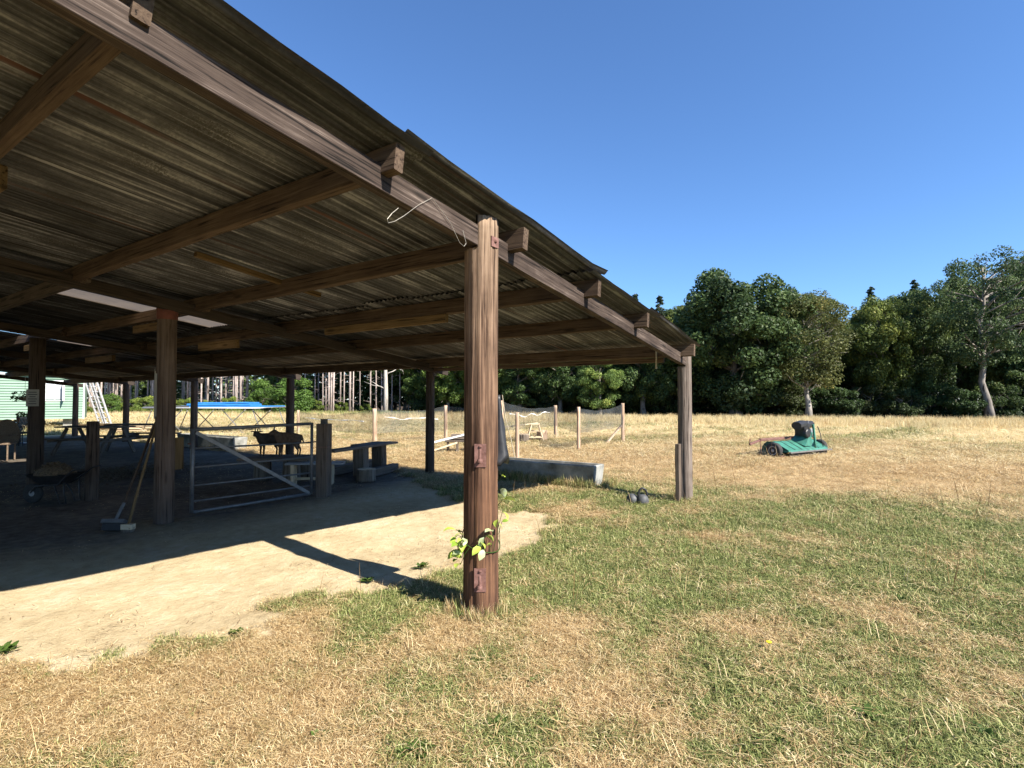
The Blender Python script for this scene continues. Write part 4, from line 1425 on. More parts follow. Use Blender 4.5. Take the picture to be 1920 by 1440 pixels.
# ------------------------------------------------------------------ foliage makers
def leaf_cloud(cents, rads, counts, size, rng, squash=.8, updir=.35, tintbase=None, shell=.45):
    Cs = np.repeat(cents, counts, 0); Rs = np.repeat(rads, counts)
    n = len(Cs)
    d = rng.normal(size=(n, 3)); d /= np.linalg.norm(d, axis=1)[:, None]
    rr = Rs * (shell + (1 - shell) * rng.random(n) ** .6)
    P = Cs + d * rr[:, None] * np.array([1, 1, squash])
    nrm = d * .7 + rng.normal(size=(n, 3)) * .55 + np.array([0, 0, updir])
    nrm /= np.linalg.norm(nrm, axis=1)[:, None]
    a = np.cross(nrm, rng.normal(size=(n, 3))); a /= np.linalg.norm(a, axis=1)[:, None] + 1e-9
    b = np.cross(nrm, a)
    s = size * (.6 + .8 * rng.random(n))
    a = a * s[:, None]; b = b * (s * .62)[:, None]
    Vv = np.stack([P - a, P + b * .9 + a * .1, P + a, P - b * .9 + a * .1], 1).reshape(-1, 3)
    tb_ = np.repeat(tintbase if tintbase is not None else rng.random(len(cents)), counts)
    tint = np.clip(tb_ + rng.normal(0, .14, n), 0, 1)
    return Vv, tint


def cloud_mesh(name, Vv, tint, mat):
    n = len(Vv) // 4
    me = bpy.data.meshes.new(name)
    me.vertices.add(n * 4); me.vertices.foreach_set('co', Vv.astype(np.float32).ravel())
    me.loops.add(n * 4); me.loops.foreach_set('vertex_index', np.arange(n * 4, dtype=np.int32))
    me.polygons.add(n)
    me.polygons.foreach_set('loop_start', np.arange(0, n * 4, 4, dtype=np.int32))
    me.polygons.foreach_set('loop_total', np.full(n, 4, dtype=np.int32))
    me.update(calc_edges=True)
    a = me.attributes.new('tint', 'FLOAT', 'FACE'); a.data.foreach_set('value', tint.astype(np.float32))
    me.materials.append(mat)
    return me


def broadleaf(seed, H, cw, base, trunk_r, nclump, per, lsize, mat, bark, sparse=0.0, clump_r=(.7, 1.25), limb_r=.35, hi=.62):
    """returns (trunk mesh, crown mesh) of a tree H high with crown width cw, crown starting at base"""
    rng = np.random.default_rng(seed)
    cz = base + (H - base) * .48
    hz = (H - base) * .52
    cents = []
    while len(cents) < nclump:
        d = rng.normal(size=3); d /= np.linalg.norm(d)
        r = rng.random() ** .33
        if rng.random() < .65: r = .72 + .28 * rng.random()
        wob = .88 + .24 * fbm(np.array([d[0] * 1.6 + seed]), np.array([d[1] * 1.6 + d[2] * 2.1]), seed, 2)[0]
        q = d * r * wob * np.array([cw / 2 * .88, cw / 2 * .88, hz * .92])
        if q[2] < 0: q[:2] *= .95
        cents.append(q + np.array([0, 0, cz]))
    cents = np.array(cents)
    rads = rng.uniform(*clump_r, nclump)
    hf = (cents[:, 2] - base) / (H - base)
    tb_ = np.clip(.34 + .18 * rng.normal(size=nclump) + .1 * (hf - .5), 0, 1)
    counts = (per * (rads / np.mean(rads)) ** 2 * (1 - sparse * rng.random(nclump))).astype(int)
    Vv, tint = leaf_cloud(cents, rads, counts, lsize, rng, .75, .35, tb_)
    crown = cloud_mesh('crown', Vv, tint, mat)
    mb = MB()
    top = base + (H - base) * hi
    tz = np.linspace(-.2, top, 9)
    wx = np.cumsum(rng.normal(0, .12, 9)) * (H / 12); wy = np.cumsum(rng.normal(0, .12, 9)) * (H / 12)
    wx -= wx[1]; wy -= wy[1]
    tr = trunk_r * (1 - .75 * (tz - tz[0]) / (top - tz[0])) * (1 + .5 * np.exp(-np.maximum(tz, 0) / .4))
    spine = np.stack([wx, wy, tz], 1)
    mb.tube(spine, tr, 9)
    for i in rng.permutation(nclump)[:min(nclump, 34)]:
        c = cents[i]
        zb = max(base * .75, min(c[2] - .25 * np.hypot(c[0], c[1]) - .6, top * .97))
        k = np.interp(zb, tz, np.arange(9)); k0 = int(k); f_ = k - k0; k1 = min(k0 + 1, 8)
        s0 = spine[k0] * (1 - f_) + spine[k1] * f_
        r0 = np.interp(zb, tz, tr) * limb_r + .02
        mid_ = s0 * .5 + c * .5 + rng.normal(0, .18, 3) + np.array([0, 0, .15 * np.hypot(c[0], c[1]) * .3])
        q1 = s0 * .78 + mid_ * .22 + rng.normal(0, .05, 3)
        mb.tube([s0, q1, mid_, c * .7 + mid_ * .3 + rng.normal(0, .12, 3), c], [r0, r0 * .85, r0 * .6, r0 * .38, r0 * .15], 5)
        for _ in range(2):
            e_ = c + rng.normal(0, .55, 3)
            mb.tube([mid_, (mid_ + e_) / 2 + rng.normal(0, .15, 3), e_], [r0 * .42, r0 * .26, r0 * .1], 4)
    trunk = mb.mesh('trunk', bark, True)
    return trunk, crown


def conifer(seed, H, w, base, trunk_r, mat, bark, per=26, droop=.35):
    rng = np.random.default_rng(seed)
    mb = MB()
    mb.tube([(0, 0, -.2), (rng.normal(0, .05), rng.normal(0, .05), H * .5), (0, 0, H * .99)], [trunk_r, trunk_r * .6, .02], 8)
    cents = []; rads = []
    z = base
    while z < H - .3:
        f_ = (z - base) / (H - base)
        rr = (w / 2) * (1 - f_) ** .8 * (.75 + .5 * rng.random()) + .12
        nb_ = 5 if rr > .6 else 3
        a0 = rng.random() * 6.28
        for k in range(nb_):
            a = a0 + k * 6.28 / nb_ + rng.normal(0, .25)
            L_ = rr * rng.uniform(.7, 1.15)
            z_j = rng.normal(0, .14)
            ns = max(2, int(L_ / .35))
            for i in range(ns):
                u = (i + .8) / ns
                cents.append((math.cos(a) * L_ * u, math.sin(a) * L_ * u, z + z_j - droop * L_ * u * u + .12 * L_ * u)); rads.append(.17 + .24 * (1 - .5 * u) * min(1, rr))
            mb.tube([(0, 0, z), (math.cos(a) * L_, math.sin(a) * L_, z - droop * L_ + .12 * L_)], [.03, .008], 4)
        z += rng.uniform(.28, .45) * (1 + .4 * (1 - f_))
    cents = np.array(cents); rads = np.array(rads)
    Vv, tint = leaf_cloud(cents, rads, np.full(len(cents), per), .14, rng, .5, .2, np.clip(.4 + .2 * rng.normal(size=len(cents)), 0, 1), .1)
    return mb.mesh('trunk', bark, True), cloud_mesh('crown', Vv, tint, mat)


def plant_tree(name, label, loc, meshes, s, rot=None, color=None, group=None, cat='tree', sz=None):
    o = thing(name, label, cat, loc, rnd.uniform(0, 6.28) if rot is None else rot, group)
    o.scale = (s, s, sz or s)
    a = link('trunk', meshes[0], o)
    b = link('crown', meshes[1], o)
    if color is None:
        v = rnd.uniform(.8, 1.15)
        color = (v * rnd.uniform(.92, 1.12), v, v * rnd.uniform(.85, 1.05))
    b.color = (*color, 1)
    return o


OAK = broadleaf(21, 12, 11.6, .5, .42, 150, 430, .125, LEAF, BARK, .2, (.75, 1.25))
OAK2 = broadleaf(2, 12, 9, .9, .36, 100, 420, .125, LEAF, BARK, .3, (.7, 1.2))
TALL = broadleaf(3, 14, 7.5, 1.0, .32, 100, 400, .125, LEAF, BARK, .35, (.65, 1.1))
BIRCH = broadleaf(4, 11, 7.2, 2.2, .22, 96, 260, .085, LEAF_L, BARK_PALE, .6, (.55, 1.0), .42, .85)
ASH = broadleaf(6, 14.5, 10.5, 4.2, .30, 110, 230, .10, LEAF, BARK_MID, .6, (.55, .95), .5, .8)
BUSH = broadleaf(7, 3.2, 4.2, -.4, .08, 42, 300, .105, LEAF, BARK, .3, (.45, .8))
BUSH2 = broadleaf(8, 4.6, 4.6, -.2, .10, 52, 330, .105, LEAF_B, BARK, .3, (.5, .85))
FIR = conifer(9, 16, 5.2, 1.2, .24, NEEDLE, BARK, 22)
SPRUCE = conifer(10, 15, 3.6, .8, .2, NEEDLE, BARK, 20)


def H_at(ytop, D):
    return EYE + (HOR - ytop) / FPX * D


def put(name, label, px, D, ytop, meshes, h0, wpx=None, w0=None, **kw):
    H = H_at(ytop, D)
    sz = H / h0
    s = (wpx / FPX * D) / w0 if wpx else sz
    p = at(px, D)
    return plant_tree(name, label, p, meshes, s, sz=sz, **kw)


put('oak_tree', 'big dark green oak with a broad domed crown beyond the corner post', 1380, 46, 500, OAK, 11.9, 272, 11, color=(.80, .86, .85))
put('birch_tree', 'yellow green tree with pale trunk and thin open crown behind the mower', 1516, 43, 540, BIRCH, 10.9, 180, 7.4, color=(1.0, .92, .8), rot=1.0)
put('ash_tree', 'tall open crowned tree with bare twisting limbs at the right wood edge', 1852, 44, 458, ASH, 14.3, 235, 10.8, color=(1.05, 1.05, 1.15), rot=2.0)
put('round_tree', 'rounded tree with yellowing top left of the tall open crowned tree', 1650, 49, 552, OAK2, 11.8, 130, 9, color=(1.5, 1.3, .85))
put('round_tree', 'dark round topped tree between the yellowing tree and open crowned tree', 1735, 49, 538, OAK2, 11.8, 120, 9, color=(1.0, .98, .85))
put('round_tree', 'dense dark tree at the far right edge of the wood', 1935, 50, 470, TALL, 13.8, 150, 7.5, color=(.9, .95, .9))
put('round_tree', 'narrow dark tree just right of the big oak', 1480, 50, 535, TALL, 13.8, 110, 7.5, color=(.85, .95, .9))
put('round_tree', 'yellow tinged tree showing above the roof corner', 1262, 53, 590, OAK2, 11.8, 90, 9, color=(1.6, 1.25, .6))
put('fir_tree', 'dark fir tip rising just above the lower roof edge, left one', 1192, 62, 546, FIR, 16, color=(1, 1, 1.1))
put('fir_tree', 'dark fir tip rising above the roof beside the big oak', 1238, 60, 550, FIR, 16, color=(1, 1, 1.1))
put('fir_tree', 'small fir tip poking above the yellowing tree', 1636, 62, 533, SPRUCE, 15, color=(.9, 1, 1.1))
put('fir_tree', 'small fir tip poking up left of the tall open crowned tree', 1719, 62, 520, SPRUCE, 15, color=(.9, 1, 1.1))
# front of the wood seen under the eave
for i, (px, D, yt, w, m, h0, c, lab) in enumerate((
        (1205, 48, 585, 130, OAK2, 11.8, (.75, .82, .8), 'dark leafy tree under the eave left of the corner post'),
        (1125, 47, 660, 95, OAK2, 11.8, (1.35, 1.35, 1.0), 'lighter green small tree under the eave above the right stakes'),
        (1050, 52, 600, 120, OAK2, 11.8, (.85, .9, .8), 'dark broad tree behind the black netting'),
        (975, 53, 600, 110, TALL, 13.8, (.9, .95, .8), 'dark tree just right of the nearest post'),
        (905, 55, 590, 110, TALL, 13.8, (1.3, 1.3, .9), 'olive green tree hidden partly by the nearest post'),
        (840, 56, 640, 100, OAK2, 11.8, (1.55, 1.5, .9), 'bright olive tree between the two posts under the roof'),
        (790, 59, 620, 90, TALL, 13.8, (1.2, 1.2, .85), 'olive tree behind the second eave post'))):
    put('leafy_tree', lab, px, D, yt, m, h0, w, 9 if m is OAK2 else 7.5, color=tuple(1.25 * q_ for q_ in c))
put('leafy_bush', 'bright green bushy tree behind the third eave post', 545, 52, 700, BUSH2, 4.7, 85, 4.6, color=(1.0, 1.0, 1.0), cat='bush')
put('leafy_bush', 'bright green bush left of the third eave post', 493, 55, 706, BUSH2, 4.7, 60, 4.6, color=(.95, .95, .9), cat='bush')
put('leafy_bush', 'small green bush seen past the ladders', 203, 55, 735, BUSH2, 4.7, 40, 4.6, color=(.9, .9, .9), cat='bush')
# ranks of the wood behind
k = 0
for (D0, n, yt0, yt1) in ((55, 12, 575, 545), (63, 13, 590, 560), (73, 14, 600, 570)):
    for i in range(n):
        px = 1150 + (2180 - 1150) * (i + .5 * (D0 > 60)) / (n - 1) + rnd.uniform(-25, 25)
        lim = np.interp(px, [1150, 1230, 1290, 1480, 1560, 1600, 1680, 1760, 1840, 2200], [600, 590, 560, 555, 572, 582, 556, 536, 490, 480])
        put('wood_tree', 'dark tree deep in the wood behind the front row of trees', px, D0 + rnd.uniform(-2, 2), lim + rnd.uniform(0, 22), rnd.choice([OAK2, TALL]), 12.6, 130, 8.2,
            color=(1.0 * rnd.uniform(.9, 1.3), 1.1, .95), group='trees deep in the wood')
for i in range(17):
    px = 740 + 27 * i + rnd.uniform(-10, 10)
    put('wood_tree', 'dark tree deep in the wood seen under the roof', px, 62 + rnd.uniform(-2, 4), 590, rnd.choice([OAK2, TALL]), 12.6, 110, 8.2, color=(.75, .8, .7), group='trees deep in the wood seen under the roof')
# shrubs along the edge of the wood
for i in range(22):
    px = 800 + 56 * i + rnd.uniform(-14, 14)
    D = np.interp(px, [800, 1250, 1515, 1920, 2100], [57, 47.5, 45, 42.5, 42]) + rnd.uniform(1.0, 4.0)
    p = at(px, D)
    plant_tree('wood_edge_bush', 'low dark bush along the shaded edge of the wood', p, BUSH, rnd.uniform(.75, 1.25), color=(.6 * rnd.uniform(.9, 1.4), .66, .58), group='bushes along the wood edge', cat='bush')

# plantation: bare pine trunks and dark firs on the left
def pine(seed, H):
    rng = np.random.default_rng(seed)
    mb = MB()
    b = rng.normal(0, .12, 2)
    mb.tube([(0, 0, -.2), (b[0] * .4, b[1] * .4, H * .3), (b[0], b[1], H * .6), (0, 0, H)], [.115, .10, .08, .03], 8)
    for _ in range(26):
        z = rng.uniform(1.2, H * .62); a = rng.uniform(0, 6.28); L_ = rng.uniform(.3, 1.1)
        mb.tube([(0, 0, z), (math.cos(a) * L_, math.sin(a) * L_, z + rng.uniform(-.25, .15))], [.018, .006], 4)
    nc = 46
    c = np.stack([rng.normal(0, 1.0, nc), rng.normal(0, 1.0, nc), rng.uniform(H * .62, H, nc)], 1)
    Vv, tint = leaf_cloud(c, rng.uniform(.4, .8, nc), np.full(nc, 90), .16, rng, .6, .2, np.clip(.45 + .2 * rng.normal(size=nc), 0, 1), .1)
    return mb.mesh('trunk', BARK_PINE, True), cloud_mesh('crown', Vv, tint, NEEDLE)


PINES = [pine(s, 15) for s in (31, 32, 33)]
for i in range(84):
    px = rnd.choice([rnd.uniform(345, 480)] * 7 + [rnd.uniform(165, 345)] * 4 + [rnd.uniform(480, 700)] * 3)
    D = rnd.uniform(56, 84)
    plant_tree('pine_tree', 'bare stemmed pine in the plantation beyond the trampoline', at(px, D), rnd.choice(PINES), rnd.uniform(.85, 1.15), color=(1, 1, .9), group='bare pines in the plantation')
for i in range(30):
    px = 170 + 19.5 * i + rnd.uniform(-8, 8)
    far = px < 480
    D = rnd.uniform(85, 96) if far else rnd.uniform(62, 72)
    plant_tree('fir_tree', 'dark fir in the plantation behind the bare pine stems', at(px, D), rnd.choice([FIR, SPRUCE, FIR]), rnd.uniform(.8, 1.1), color=(2.0, 2.1, 1.3) if not far else (2.2, 2.3, 1.4), group='dark firs in the plantation')
for i in range(14):
    px = 160 + 40 * i + rnd.uniform(-12, 12)
    plant_tree('verge_bush', 'low green bush on the verge in front of the plantation', at(px, rnd.uniform(55, 58) if px < 480 else rnd.uniform(59, 61)), BUSH, rnd.uniform(.3, .6), color=(1.9, 1.7, 1.0), group='low bushes on the plantation verge', cat='bush')
for i in range(20):
    px = 575 + 14.5 * i + rnd.uniform(-6, 6)
    plant_tree('thin_tree', 'thin pale stemmed tree at the wood edge behind the netting', at(px, rnd.uniform(60.2, 61.6)), rnd.choice(PINES), rnd.uniform(.55, .8), color=(1.6, 1.7, 1.0), group='thin pale trees behind the netting', sz=rnd.uniform(.8, 1.0))
# dead tree
dt = thing('dead_tree', 'pale bare dead trunk with broken side branches at the wood edge', 'tree', at(723, 57))
mb = MB()
mb.tube([(0, 0, -.2), (.05, 0, 2.0), (0, 0, 3.6), (-.05, 0, 5.2), (.1, 0, 7.5)], [.26, .23, .21, .17, .06], 10)
mb.build('trunk', WOOD_DEAD, dt, True)
R3 = lambda u, z: tuple(RT * u + np.array([0, 0, z]))
for pts, r in (([R3(0, 2.6), R3(-.6, 2.9), R3(-1.3, 3.0), R3(-2.3, 3.4)], .07), ([R3(-.7, 2.9), R3(-1.2, 3.25), R3(-1.7, 3.5)], .045), ([R3(0, 4.2), R3(.8, 4.5), R3(1.6, 5.0), R3(2.3, 5.1)], .07), ([R3(1.2, 4.8), R3(1.8, 4.6), R3(1.9, 4.2)], .04), ([R3(0, 4.6), R3(-.7, 4.9), R3(-1.5, 4.9)], .05)):
    MB().tube(pts, [r * (1 - .75 * i / (len(pts) - 1)) for i in range(len(pts))], 6).build('branch', WOOD_DEAD, dt, True)
# hanging basket and flower pots by the caravan
hb2 = thing('hanging_plant', 'trailing plant in a basket hanging under the far shed eave', 'plant', at(47, 20.0, zz(752, 20)))
rg = np.random.default_rng(5)
MB().lathe([(.05, 0), (.16, .04), (.20, .14)], 12).build('basket', WICKER, hb2)
MB().tube([(0, 0, .14), (0, 0, 1.0)], .006, 5).build('hanger', WIRE, hb2)
Vv, ti = leaf_cloud(np.array([(0, 0, .2), (.2, 0, .15), (-.25, .05, .1), (-.3, 0, .3)]), np.array([.22, .16, .15, .08]), np.array([90, 50, 50, 20]), .045, rg)
link('leaves', cloud_mesh('leaves', Vv, ti, LEAF), hb2)
for i, px in enumerate((38, 47)):
    o = thing('flower_pot', 'potted flowers standing on the round garden table', 'plant', at(px, 18.55, .74), 0, 'pots on the garden table')
    MB().lathe([(.06, 0), (.09, .14), (.095, .16)], 12).build('pot', POT, o)
    Vv, ti = leaf_cloud(np.array([(0, 0, .26)]), np.array([.13]), np.array([90]), .035, rg)
    link('leaves', cloud_mesh('leaves', Vv, ti, LEAF_B), o)


# ------------------------------------------------------------------ grass
def tuft(name, seed, n, hmin, hmax, wid, spread, flat, lean=.6):
    rng = np.random.default_rng(seed)
    V = []; F = []; sh = []
    for i in range(n):
        a = rng.uniform(0, 6.28); r = spread * math.sqrt(rng.random())
        bx, by = r * math.cos(a), r * math.sin(a)
        h = rng.uniform(hmin, hmax)
        da = rng.uniform(0, 6.28); ln = rng.uniform(.1, 1) * lean
        dx, dy = math.cos(da), math.sin(da)
        w = wid * rng.uniform(.6, 1.2)
        sx_, sy_ = -dy * w / 2, dx * w / 2
        k = len(V)
        if flat:
            z = rng.uniform(.004, .03); tl = rng.uniform(-.15, .25)
            m_ = (bx + dx * h * .5 + rng.normal(0, .006), by + dy * h * .5 + rng.normal(0, .006), z + tl * h * .5 + .006)
            e_ = (bx + dx * h, by + dy * h, max(.003, z + tl * h * rng.uniform(.5, 1)))
            V += [(bx - sx_, by - sy_, z), (bx + sx_, by + sy_, z), (m_[0] + sx_, m_[1] + sy_, m_[2]), (m_[0] - sx_, m_[1] - sy_, m_[2]), e_]
        else:
            m_ = (bx + dx * h * ln * .35, by + dy * h * ln * .35, h * .6)
            e_ = (bx + dx * h * ln, by + dy * h * ln, h * (1 - .35 * ln))
            V += [(bx - sx_, by - sy_, -.01), (bx + sx_, by + sy_, -.01), (m_[0] + sx_ * .8, m_[1] + sy_ * .8, m_[2]), (m_[0] - sx_ * .8, m_[1] - sy_ * .8, m_[2]), e_]
        F += [(k, k + 1, k + 2, k + 3), (k + 3, k + 2, k + 4)]
        s = rng.random(); sh += [s, s]
    me = MB().add(V, F).mesh(name, GRASS)
    at_ = me.attributes.new('shade', 'FLOAT', 'FACE'); at_.data.foreach_set('value', sh)
    return me


tcol = bpy.data.collections.new('grass_kinds')
NG, NS = 5, 5
names = []


def kind(me, nm):
    o = bpy.data.objects.new(nm, me); tcol.objects.link(o); names.append(nm)


for i in range(NG): kind(tuft('blade_tuft', 100 + i, 34, .012, .044, .0032, .055, False, 1.8), 'a_tuft_%d' % i)
for i in range(NS): kind(tuft('straw_tuft', 200 + i, 26, .025, .085, .0023, .06, True), 'b_straw_%d' % i)
for i in range(3): kind(tuft('tall_tuft', 300 + i, 22, .25, .55, .012, .16, False, .5), 'c_tall_%d' % i)
for i in range(2): kind(tuft('stalk_tuft', 400 + i, 3, .12, .24, .0028, .05, False, 1.2), 'd_stalk_%d' % i)

kind(tuft('loose_bits', 500, 3, .02, .09, .003, .10, True), 'e_bits_0')
kind(tuft('loose_bits', 501, 4, .015, .06, .004, .14, True), 'e_bits_1')


def scatter(name, P, rot, scl, ix, tint, label, cat):
    me = bpy.data.meshes.new(name)
    me.vertices.add(len(P)); me.vertices.foreach_set('co', P.astype(np.float32).ravel())
    for nm, ty, ar, key in (('rot', 'FLOAT_VECTOR', rot, 'vector'), ('scl', 'FLOAT', scl, 'value'), ('ix', 'INT', ix, 'value'), ('tint', 'FLOAT', tint, 'value')):
        a = me.attributes.new(nm, ty, 'POINT')
        a.data.foreach_set(key, ar.astype(np.int32 if ty == 'INT' else np.float32).ravel())
    me.materials.append(GRASS)
    o = link(name, me)
    ng = bpy.data.node_groups.new(name, 'GeometryNodeTree')
    ng.interface.new_socket('Geometry', in_out='INPUT', socket_type='NodeSocketGeometry')
    ng.interface.new_socket('Geometry', in_out='OUTPUT', socket_type='NodeSocketGeometry')
    N = ng.nodes; Lk = ng.links.new
    gi = N.new('NodeGroupInput'); go = N.new('NodeGroupOutput')
    ip = N.new('GeometryNodeInstanceOnPoints')
    ci = N.new('GeometryNodeCollectionInfo'); ci.inputs['Collection'].default_value = tcol
    ci.inputs['Separate Children'].default_value = True; ci.inputs['Reset Children'].default_value = True

    def na(nm, ty):
        k = N.new('GeometryNodeInputNamedAttribute'); k.data_type = ty; k.inputs[0].default_value = nm
        return [s for s in k.outputs if s.enabled][0]
    e2r = N.new('FunctionNodeEulerToRotation')
    Lk(na('rot', 'FLOAT_VECTOR'), e2r.inputs[0])
    Lk(gi.outputs[0], ip.inputs['Points']); Lk(ci.outputs[0], ip.inputs['Instance'])
    ip.inputs['Pick Instance'].default_value = True
    Lk(na('ix', 'INT'), ip.inputs['Instance Index'])
    Lk(e2r.outputs[0], ip.inputs['Rotation'])
    Lk(na('scl', 'FLOAT'), ip.inputs['Scale'])
    Lk(ip.outputs[0], go.inputs[0])
    md = o.modifiers.new('scatter', 'NODES'); md.node_group = ng
    return tag(o, label, cat, None, 'stuff')


def ring_points(n, r0, r1, amin, amax, power):
    u = RNG.random(n)
    r = (r0 ** power + u * (r1 ** power - r0 ** power)) ** (1 / power)
    a = RNG.uniform(amin, amax, n)
    return CAM[0] + r * np.cos(a), CAM[1] + r * np.sin(a), r


amin, amax = YAW - math.radians(66), YAW + math.radians(62)
n = 165000
x, y, r = ring_points(n, .9, 24, amin, amax, .75)
dirt, green, fld, rows, sdv = zones(x, y)
keep = RNG.random(n) > sstep(.10, .75, dirt) * 1.02
und = (y > .3) & (y < 26) & (x < 4.9) & (x > -12)
keep &= ~((sdv > .45))
post_clear = np.hypot(x, y) < .13
keep &= ~post_clear
x, y, r, dirt, green, fld = (q[keep] for q in (x, y, r, dirt, green, fld))
n = len(x)
p_green = np.clip(.10 + (green - .22) * 1.35, .08, .88) * (1 - .7 * fld)
isg = RNG.random(n) < p_green
ix = np.where(isg, RNG.integers(0, NG, n), NG + RNG.integers(0, NS, n))
stalk = (RNG.random(n) < .006)
ix = np.where(stalk, NG + NS + 3 + RNG.integers(0, 2, n), ix)
tint = np.where(isg, np.clip(.50 + .2 * green + RNG.normal(0, .13, n), 0, 1), np.clip(.12 + .25 * green + RNG.normal(0, .12, n), 0, .8))
tint = np.where(stalk, .1, tint)
scl = (.75 + .5 * RNG.random(n)) * (1 + .10 * np.clip(r - 4, 0, 12)) * (.8 + .5 * green)
P = np.stack([x, y, gz(x, y)], 1)
rot = np.stack([RNG.normal(0, .12, n), RNG.normal(0, .12, n), RNG.uniform(0, 6.28, n)], 1)
scatter('pasture_grass', P, rot, scl, ix, tint, 'short patchy green and straw coloured grass on the pasture', 'grass')
# mown hay further out
n = 60000
x, y, r = ring_points(n, 13, 62, amin, amax, .9)
dirt, green, fld, rows, sdv = zones(x, y)
tl = tallness(x, y)
keep = (sdv < -.1) & (tl < .6)
x, y, r, green, rows = (q[keep] for q in (x, y, r, green, rows))
n = len(x)
isg = RNG.random(n) < np.clip((green - .30) * 1.3, .02, .75)
ix = np.where(isg, RNG.integers(0, NG, n), NG + RNG.integers(0, NS, n))
pale = RNG.random(n) < sstep(12.5, 17.5, r + 5 * (rows - .5)) * .92
tint = np.where(isg, np.clip(.36 + .25 * RNG.random(n), 0, 1), np.where(pale, 2.0, .10 + .25 * RNG.random(n)))
scl = (.5 + 1.1 * RNG.random(n) ** 2) * 1.15 * (.8 + .6 * RNG.random(n)) * (1.6 + .07 * (r - 10))
rot = np.stack([RNG.normal(0, .1, n), RNG.normal(0, .1, n), RNG.uniform(0, 6.28, n)], 1)
scatter('mown_hay', np.stack([x, y, gz(x, y)], 1), rot, scl, ix, tint, 'cut straw coloured hay lying across the mown field', 'hay')
# tall pale grass along the wood
n = 42000
x, y, r = ring_points(n, 22, 64, amin, amax, 1.3)
tl = tallness(x, y)
keep = (tl > 0) & (tl < 13)
x, y, r, tl = (q[keep] for q in (x, y, r, tl))
n = len(x)
ix = NG + NS + RNG.integers(0, 3, n)
lft = sstep(18, 36, y)
tint = np.clip(.02 + .15 * RNG.random(n) + lft * (.55 * sstep(3, 8, tl + 2 * fbm(x * .2, y * .2, 9, 2))) * (.6 + .6 * RNG.random(n)), 0, 1)
tint = np.where((tint < .22) & (RNG.random(n) < .75), 2.0, tint)
scl = (.55 + .5 * RNG.random(n)) * (.55 + .45 * sstep(0, 2.5, tl)) * np.where(y > 20, 1.15, 1.0)
rot = np.stack([RNG.normal(0, .1, n), RNG.normal(0, .1, n), RNG.uniform(0, 6.28, n)], 1)
scatter('tall_dry_grass', np.stack([x, y, gz(x, y)], 1), rot, scl, ix, tint, 'tall pale uncut grass in a strip along the wood edge', 'grass')
# loose straw on the dirt floor
n = 9000
x = RNG.uniform(-4.5, 5, n); y = RNG.uniform(.5, 13, n)
dirt, green, fld, rows, sdv = zones(x, y)
heap = np.exp(-(((x - .2) / 1.3) ** 2 + ((y - 8.3) / .8) ** 2))
pat = fbm(x * 1.3, y * 1.3, 66, 3)
keep = (sdv > -.05) & ((RNG.random(n) < .9 * sstep(.40, .68, pat)) | (RNG.random(n) < heap) | (sdv < .45 * RNG.random(n)))
x, y, sdv = x[keep], y[keep], sdv[keep]; n = len(x)
rot = np.stack([np.zeros(n), np.zeros(n), RNG.uniform(0, 6.28, n)], 1)
edge = (sdv < .30 * RNG.random(n))
ix = np.where(edge, NG + RNG.integers(0, NS, n), NG + NS + 5 + RNG.integers(0, 2, n))
scatter('straw_litter', np.stack([x, y, gz(x, y) - .002], 1), rot, .5 + .8 * RNG.random(n), ix, np.where(edge, .1, np.where(RNG.random(n) < .6, -1.0, .05)), 'scattered loose straw and twigs on the bare dirt floor', 'straw')
# longer grass the mower cannot reach: along the trough and round the post feet
n = 420
u = RNG.random(n)
x = np.where(u < .7, 5.13 - .05 * RNG.random(n), 0); y = np.where(u < .7, 1.5 + 2.2 * RNG.random(n), 0)
aa_ = RNG.uniform(0, 6.28, n); rr_ = .14 + .10 * RNG.random(n)
x = np.where(u >= .85, 5.05 + rr_ * np.cos(aa_), np.where(u >= .7, rr_ * np.cos(aa_), x)); y = np.where(u >= .7, rr_ * np.sin(aa_), y)
x = np.where((u < .12), 5.15 + .5 * RNG.random(n), x); y = np.where(u < .12, 1.42 - .05 * RNG.random(n), y)
scatter('uncut_grass_fringe', np.stack([x, y, gz(x, y)], 1), np.stack([RNG.normal(0, .2, n), RNG.normal(0, .2, n), RNG.uniform(0, 6.28, n)], 1), (.20 + .22 * RNG.random(n)) * np.where(u < .7, 1.25, .75),
        NG + NS + RNG.integers(0, 3, n), np.clip(.5 + RNG.normal(0, .2, n), 0, 1), 'fringe of longer uncut grass along the trough and post feet', 'grass')
# wood chips spread on the floor by the short post
mb = MB()
for i in range(900):
    a = rnd.gauss(0, 1); b = rnd.gauss(0, 1)
    c_ = at(225, 11.2) + RT * a * .55 + FH * b * .75
    mb.box((c_[0], c_[1], .0 + rnd.uniform(0, .03)), (rnd.uniform(.03, .08), rnd.uniform(.02, .04), .008), rnd.uniform(0, 6.3), rnd.uniform(-.4, .4), rnd.uniform(-.4, .4))
tag(mb.build('wood_chip_litter', CHIPS), 'loose wood chips spread on the floor behind the brooms', 'wood chips', None, 'stuff')


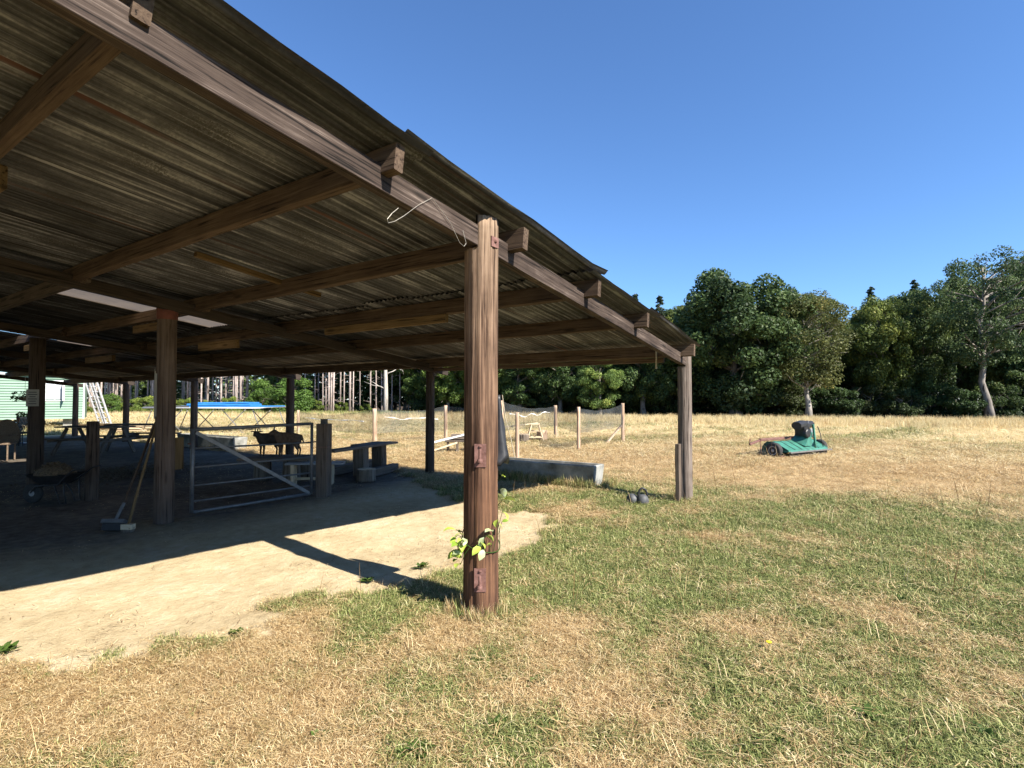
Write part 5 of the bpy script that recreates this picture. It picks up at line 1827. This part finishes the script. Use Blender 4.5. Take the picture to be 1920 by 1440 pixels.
# broad leaved weeds, each a plant of its own
def weed_mesh(seed, n, L):
    r = random.Random(seed); V = []; F = []; ti = []
    for i in range(n):
        a = r.uniform(0, 6.28); l_ = L * r.uniform(.5, 1.1); el = r.uniform(.25, 1.15); w = l_ * r.uniform(.13, .2)
        base = (r.uniform(-.3, .3) * L, r.uniform(-.3, .3) * L)
        k = len(V)
        for u, wf in ((0, .25), (.4, 1), (.75, .75), (1, .05)):
            rr = l_ * u * math.cos(el); z = l_ * u * math.sin(el) * (1 - .35 * u) + .005
            x0, y0 = base[0] + rr * math.cos(a), base[1] + rr * math.sin(a)
            V += [(x0 - math.sin(a) * w * wf, y0 + math.cos(a) * w * wf, z + .01), (x0 + math.sin(a) * w * wf, y0 - math.cos(a) * w * wf, z + .01)]
        for q_ in range(3):
            F.append((k + q_ * 2, k + q_ * 2 + 1, k + q_ * 2 + 3, k + q_ * 2 + 2)); ti.append(min(1, max(0, .3 + r.uniform(-.25, .3))))
    me = MB().add(V, F).mesh('leaves', LEAF_B, True)
    a_ = me.attributes.new('tint', 'FLOAT', 'FACE'); a_.data.foreach_set('value', ti)
    return me


WEEDS = [weed_mesh(s, 34, .11) for s in range(3)]
for i, (px, py, s, lab) in enumerate(((775, 1420, 1.1, 'leafy weed clump at the bottom edge below the nearest post'), (925, 1372, .95, 'dark leafy weed to the lower right of the nearest post'), (1005, 1285, .8, 'leafy weed in dry grass right below the nearest post'),
                                   (1640, 1355, 1.1, 'dark green weed clump in the lower right grass'), (1700, 1130, .9, 'pale leafy weed in the right grass'), (790, 1065, 1.0, 'weed growing at the dirt edge beside the post shadow'),
                                   (690, 1090, .9, 'weed growing on the dirt edge left of the post shadow'), (5, 1225, 1.0, 'weed at the far left edge of the dirt'), (440, 1190, .7, 'tiny weed at the lower dirt edge'),
                                   (885, 1148, .55, 'small green weed at the foot of the nearest post'), (1550, 1340, .7, 'weed with pale leaves near the dandelion'), (1180, 1130, .6, 'small weed in the green patch right of the nearest post'),
                                   (1735, 1210, .8, 'weed in the grass near the right edge'), (1450, 1400, .8, 'low leafy weed near the bottom edge right of centre'), (1230, 1330, .7, 'small leafy weed in the dry patch low in the centre'), (1330, 1240, .6, 'small leafy weed left of the dandelion'), (1850, 1390, .9, 'leafy weed in the bottom right corner'), (600, 1390, .7, 'small leafy weed in the straw left of centre at the bottom'), (1880, 835, 1.9, 'bright green weed clump out on the mown field'))):
    p = g(px, py)
    o = thing('weed_plant', lab, 'weed', (p[0], p[1], float(gz(p[0], p[1]))), rnd.uniform(0, 6))
    c = link('leaves', WEEDS[i % 3], o); o.scale = (s * .85, s * .85, s * .7)
    v = rnd.uniform(.6, .95); c.color = (v * 1.05, v, v, 1)
p = g(1442, 1228)
o = thing('dandelion', 'single yellow dandelion flower in the right foreground grass', 'flower', (p[0], p[1], float(gz(p[0], p[1]))))
MB().tube([(0, 0, 0), (.005, 0, .04), (0, 0, .065)], .002, 5).build('stem', LEAF_B, o)
MB().lathe([(.004, .062), (.016, .070), (.017, .074), (.003, .078)], 12).build('flower_head', YELLOW, o)
# stalks standing at the edge of the dirt
print('objects', len(SC.objects))
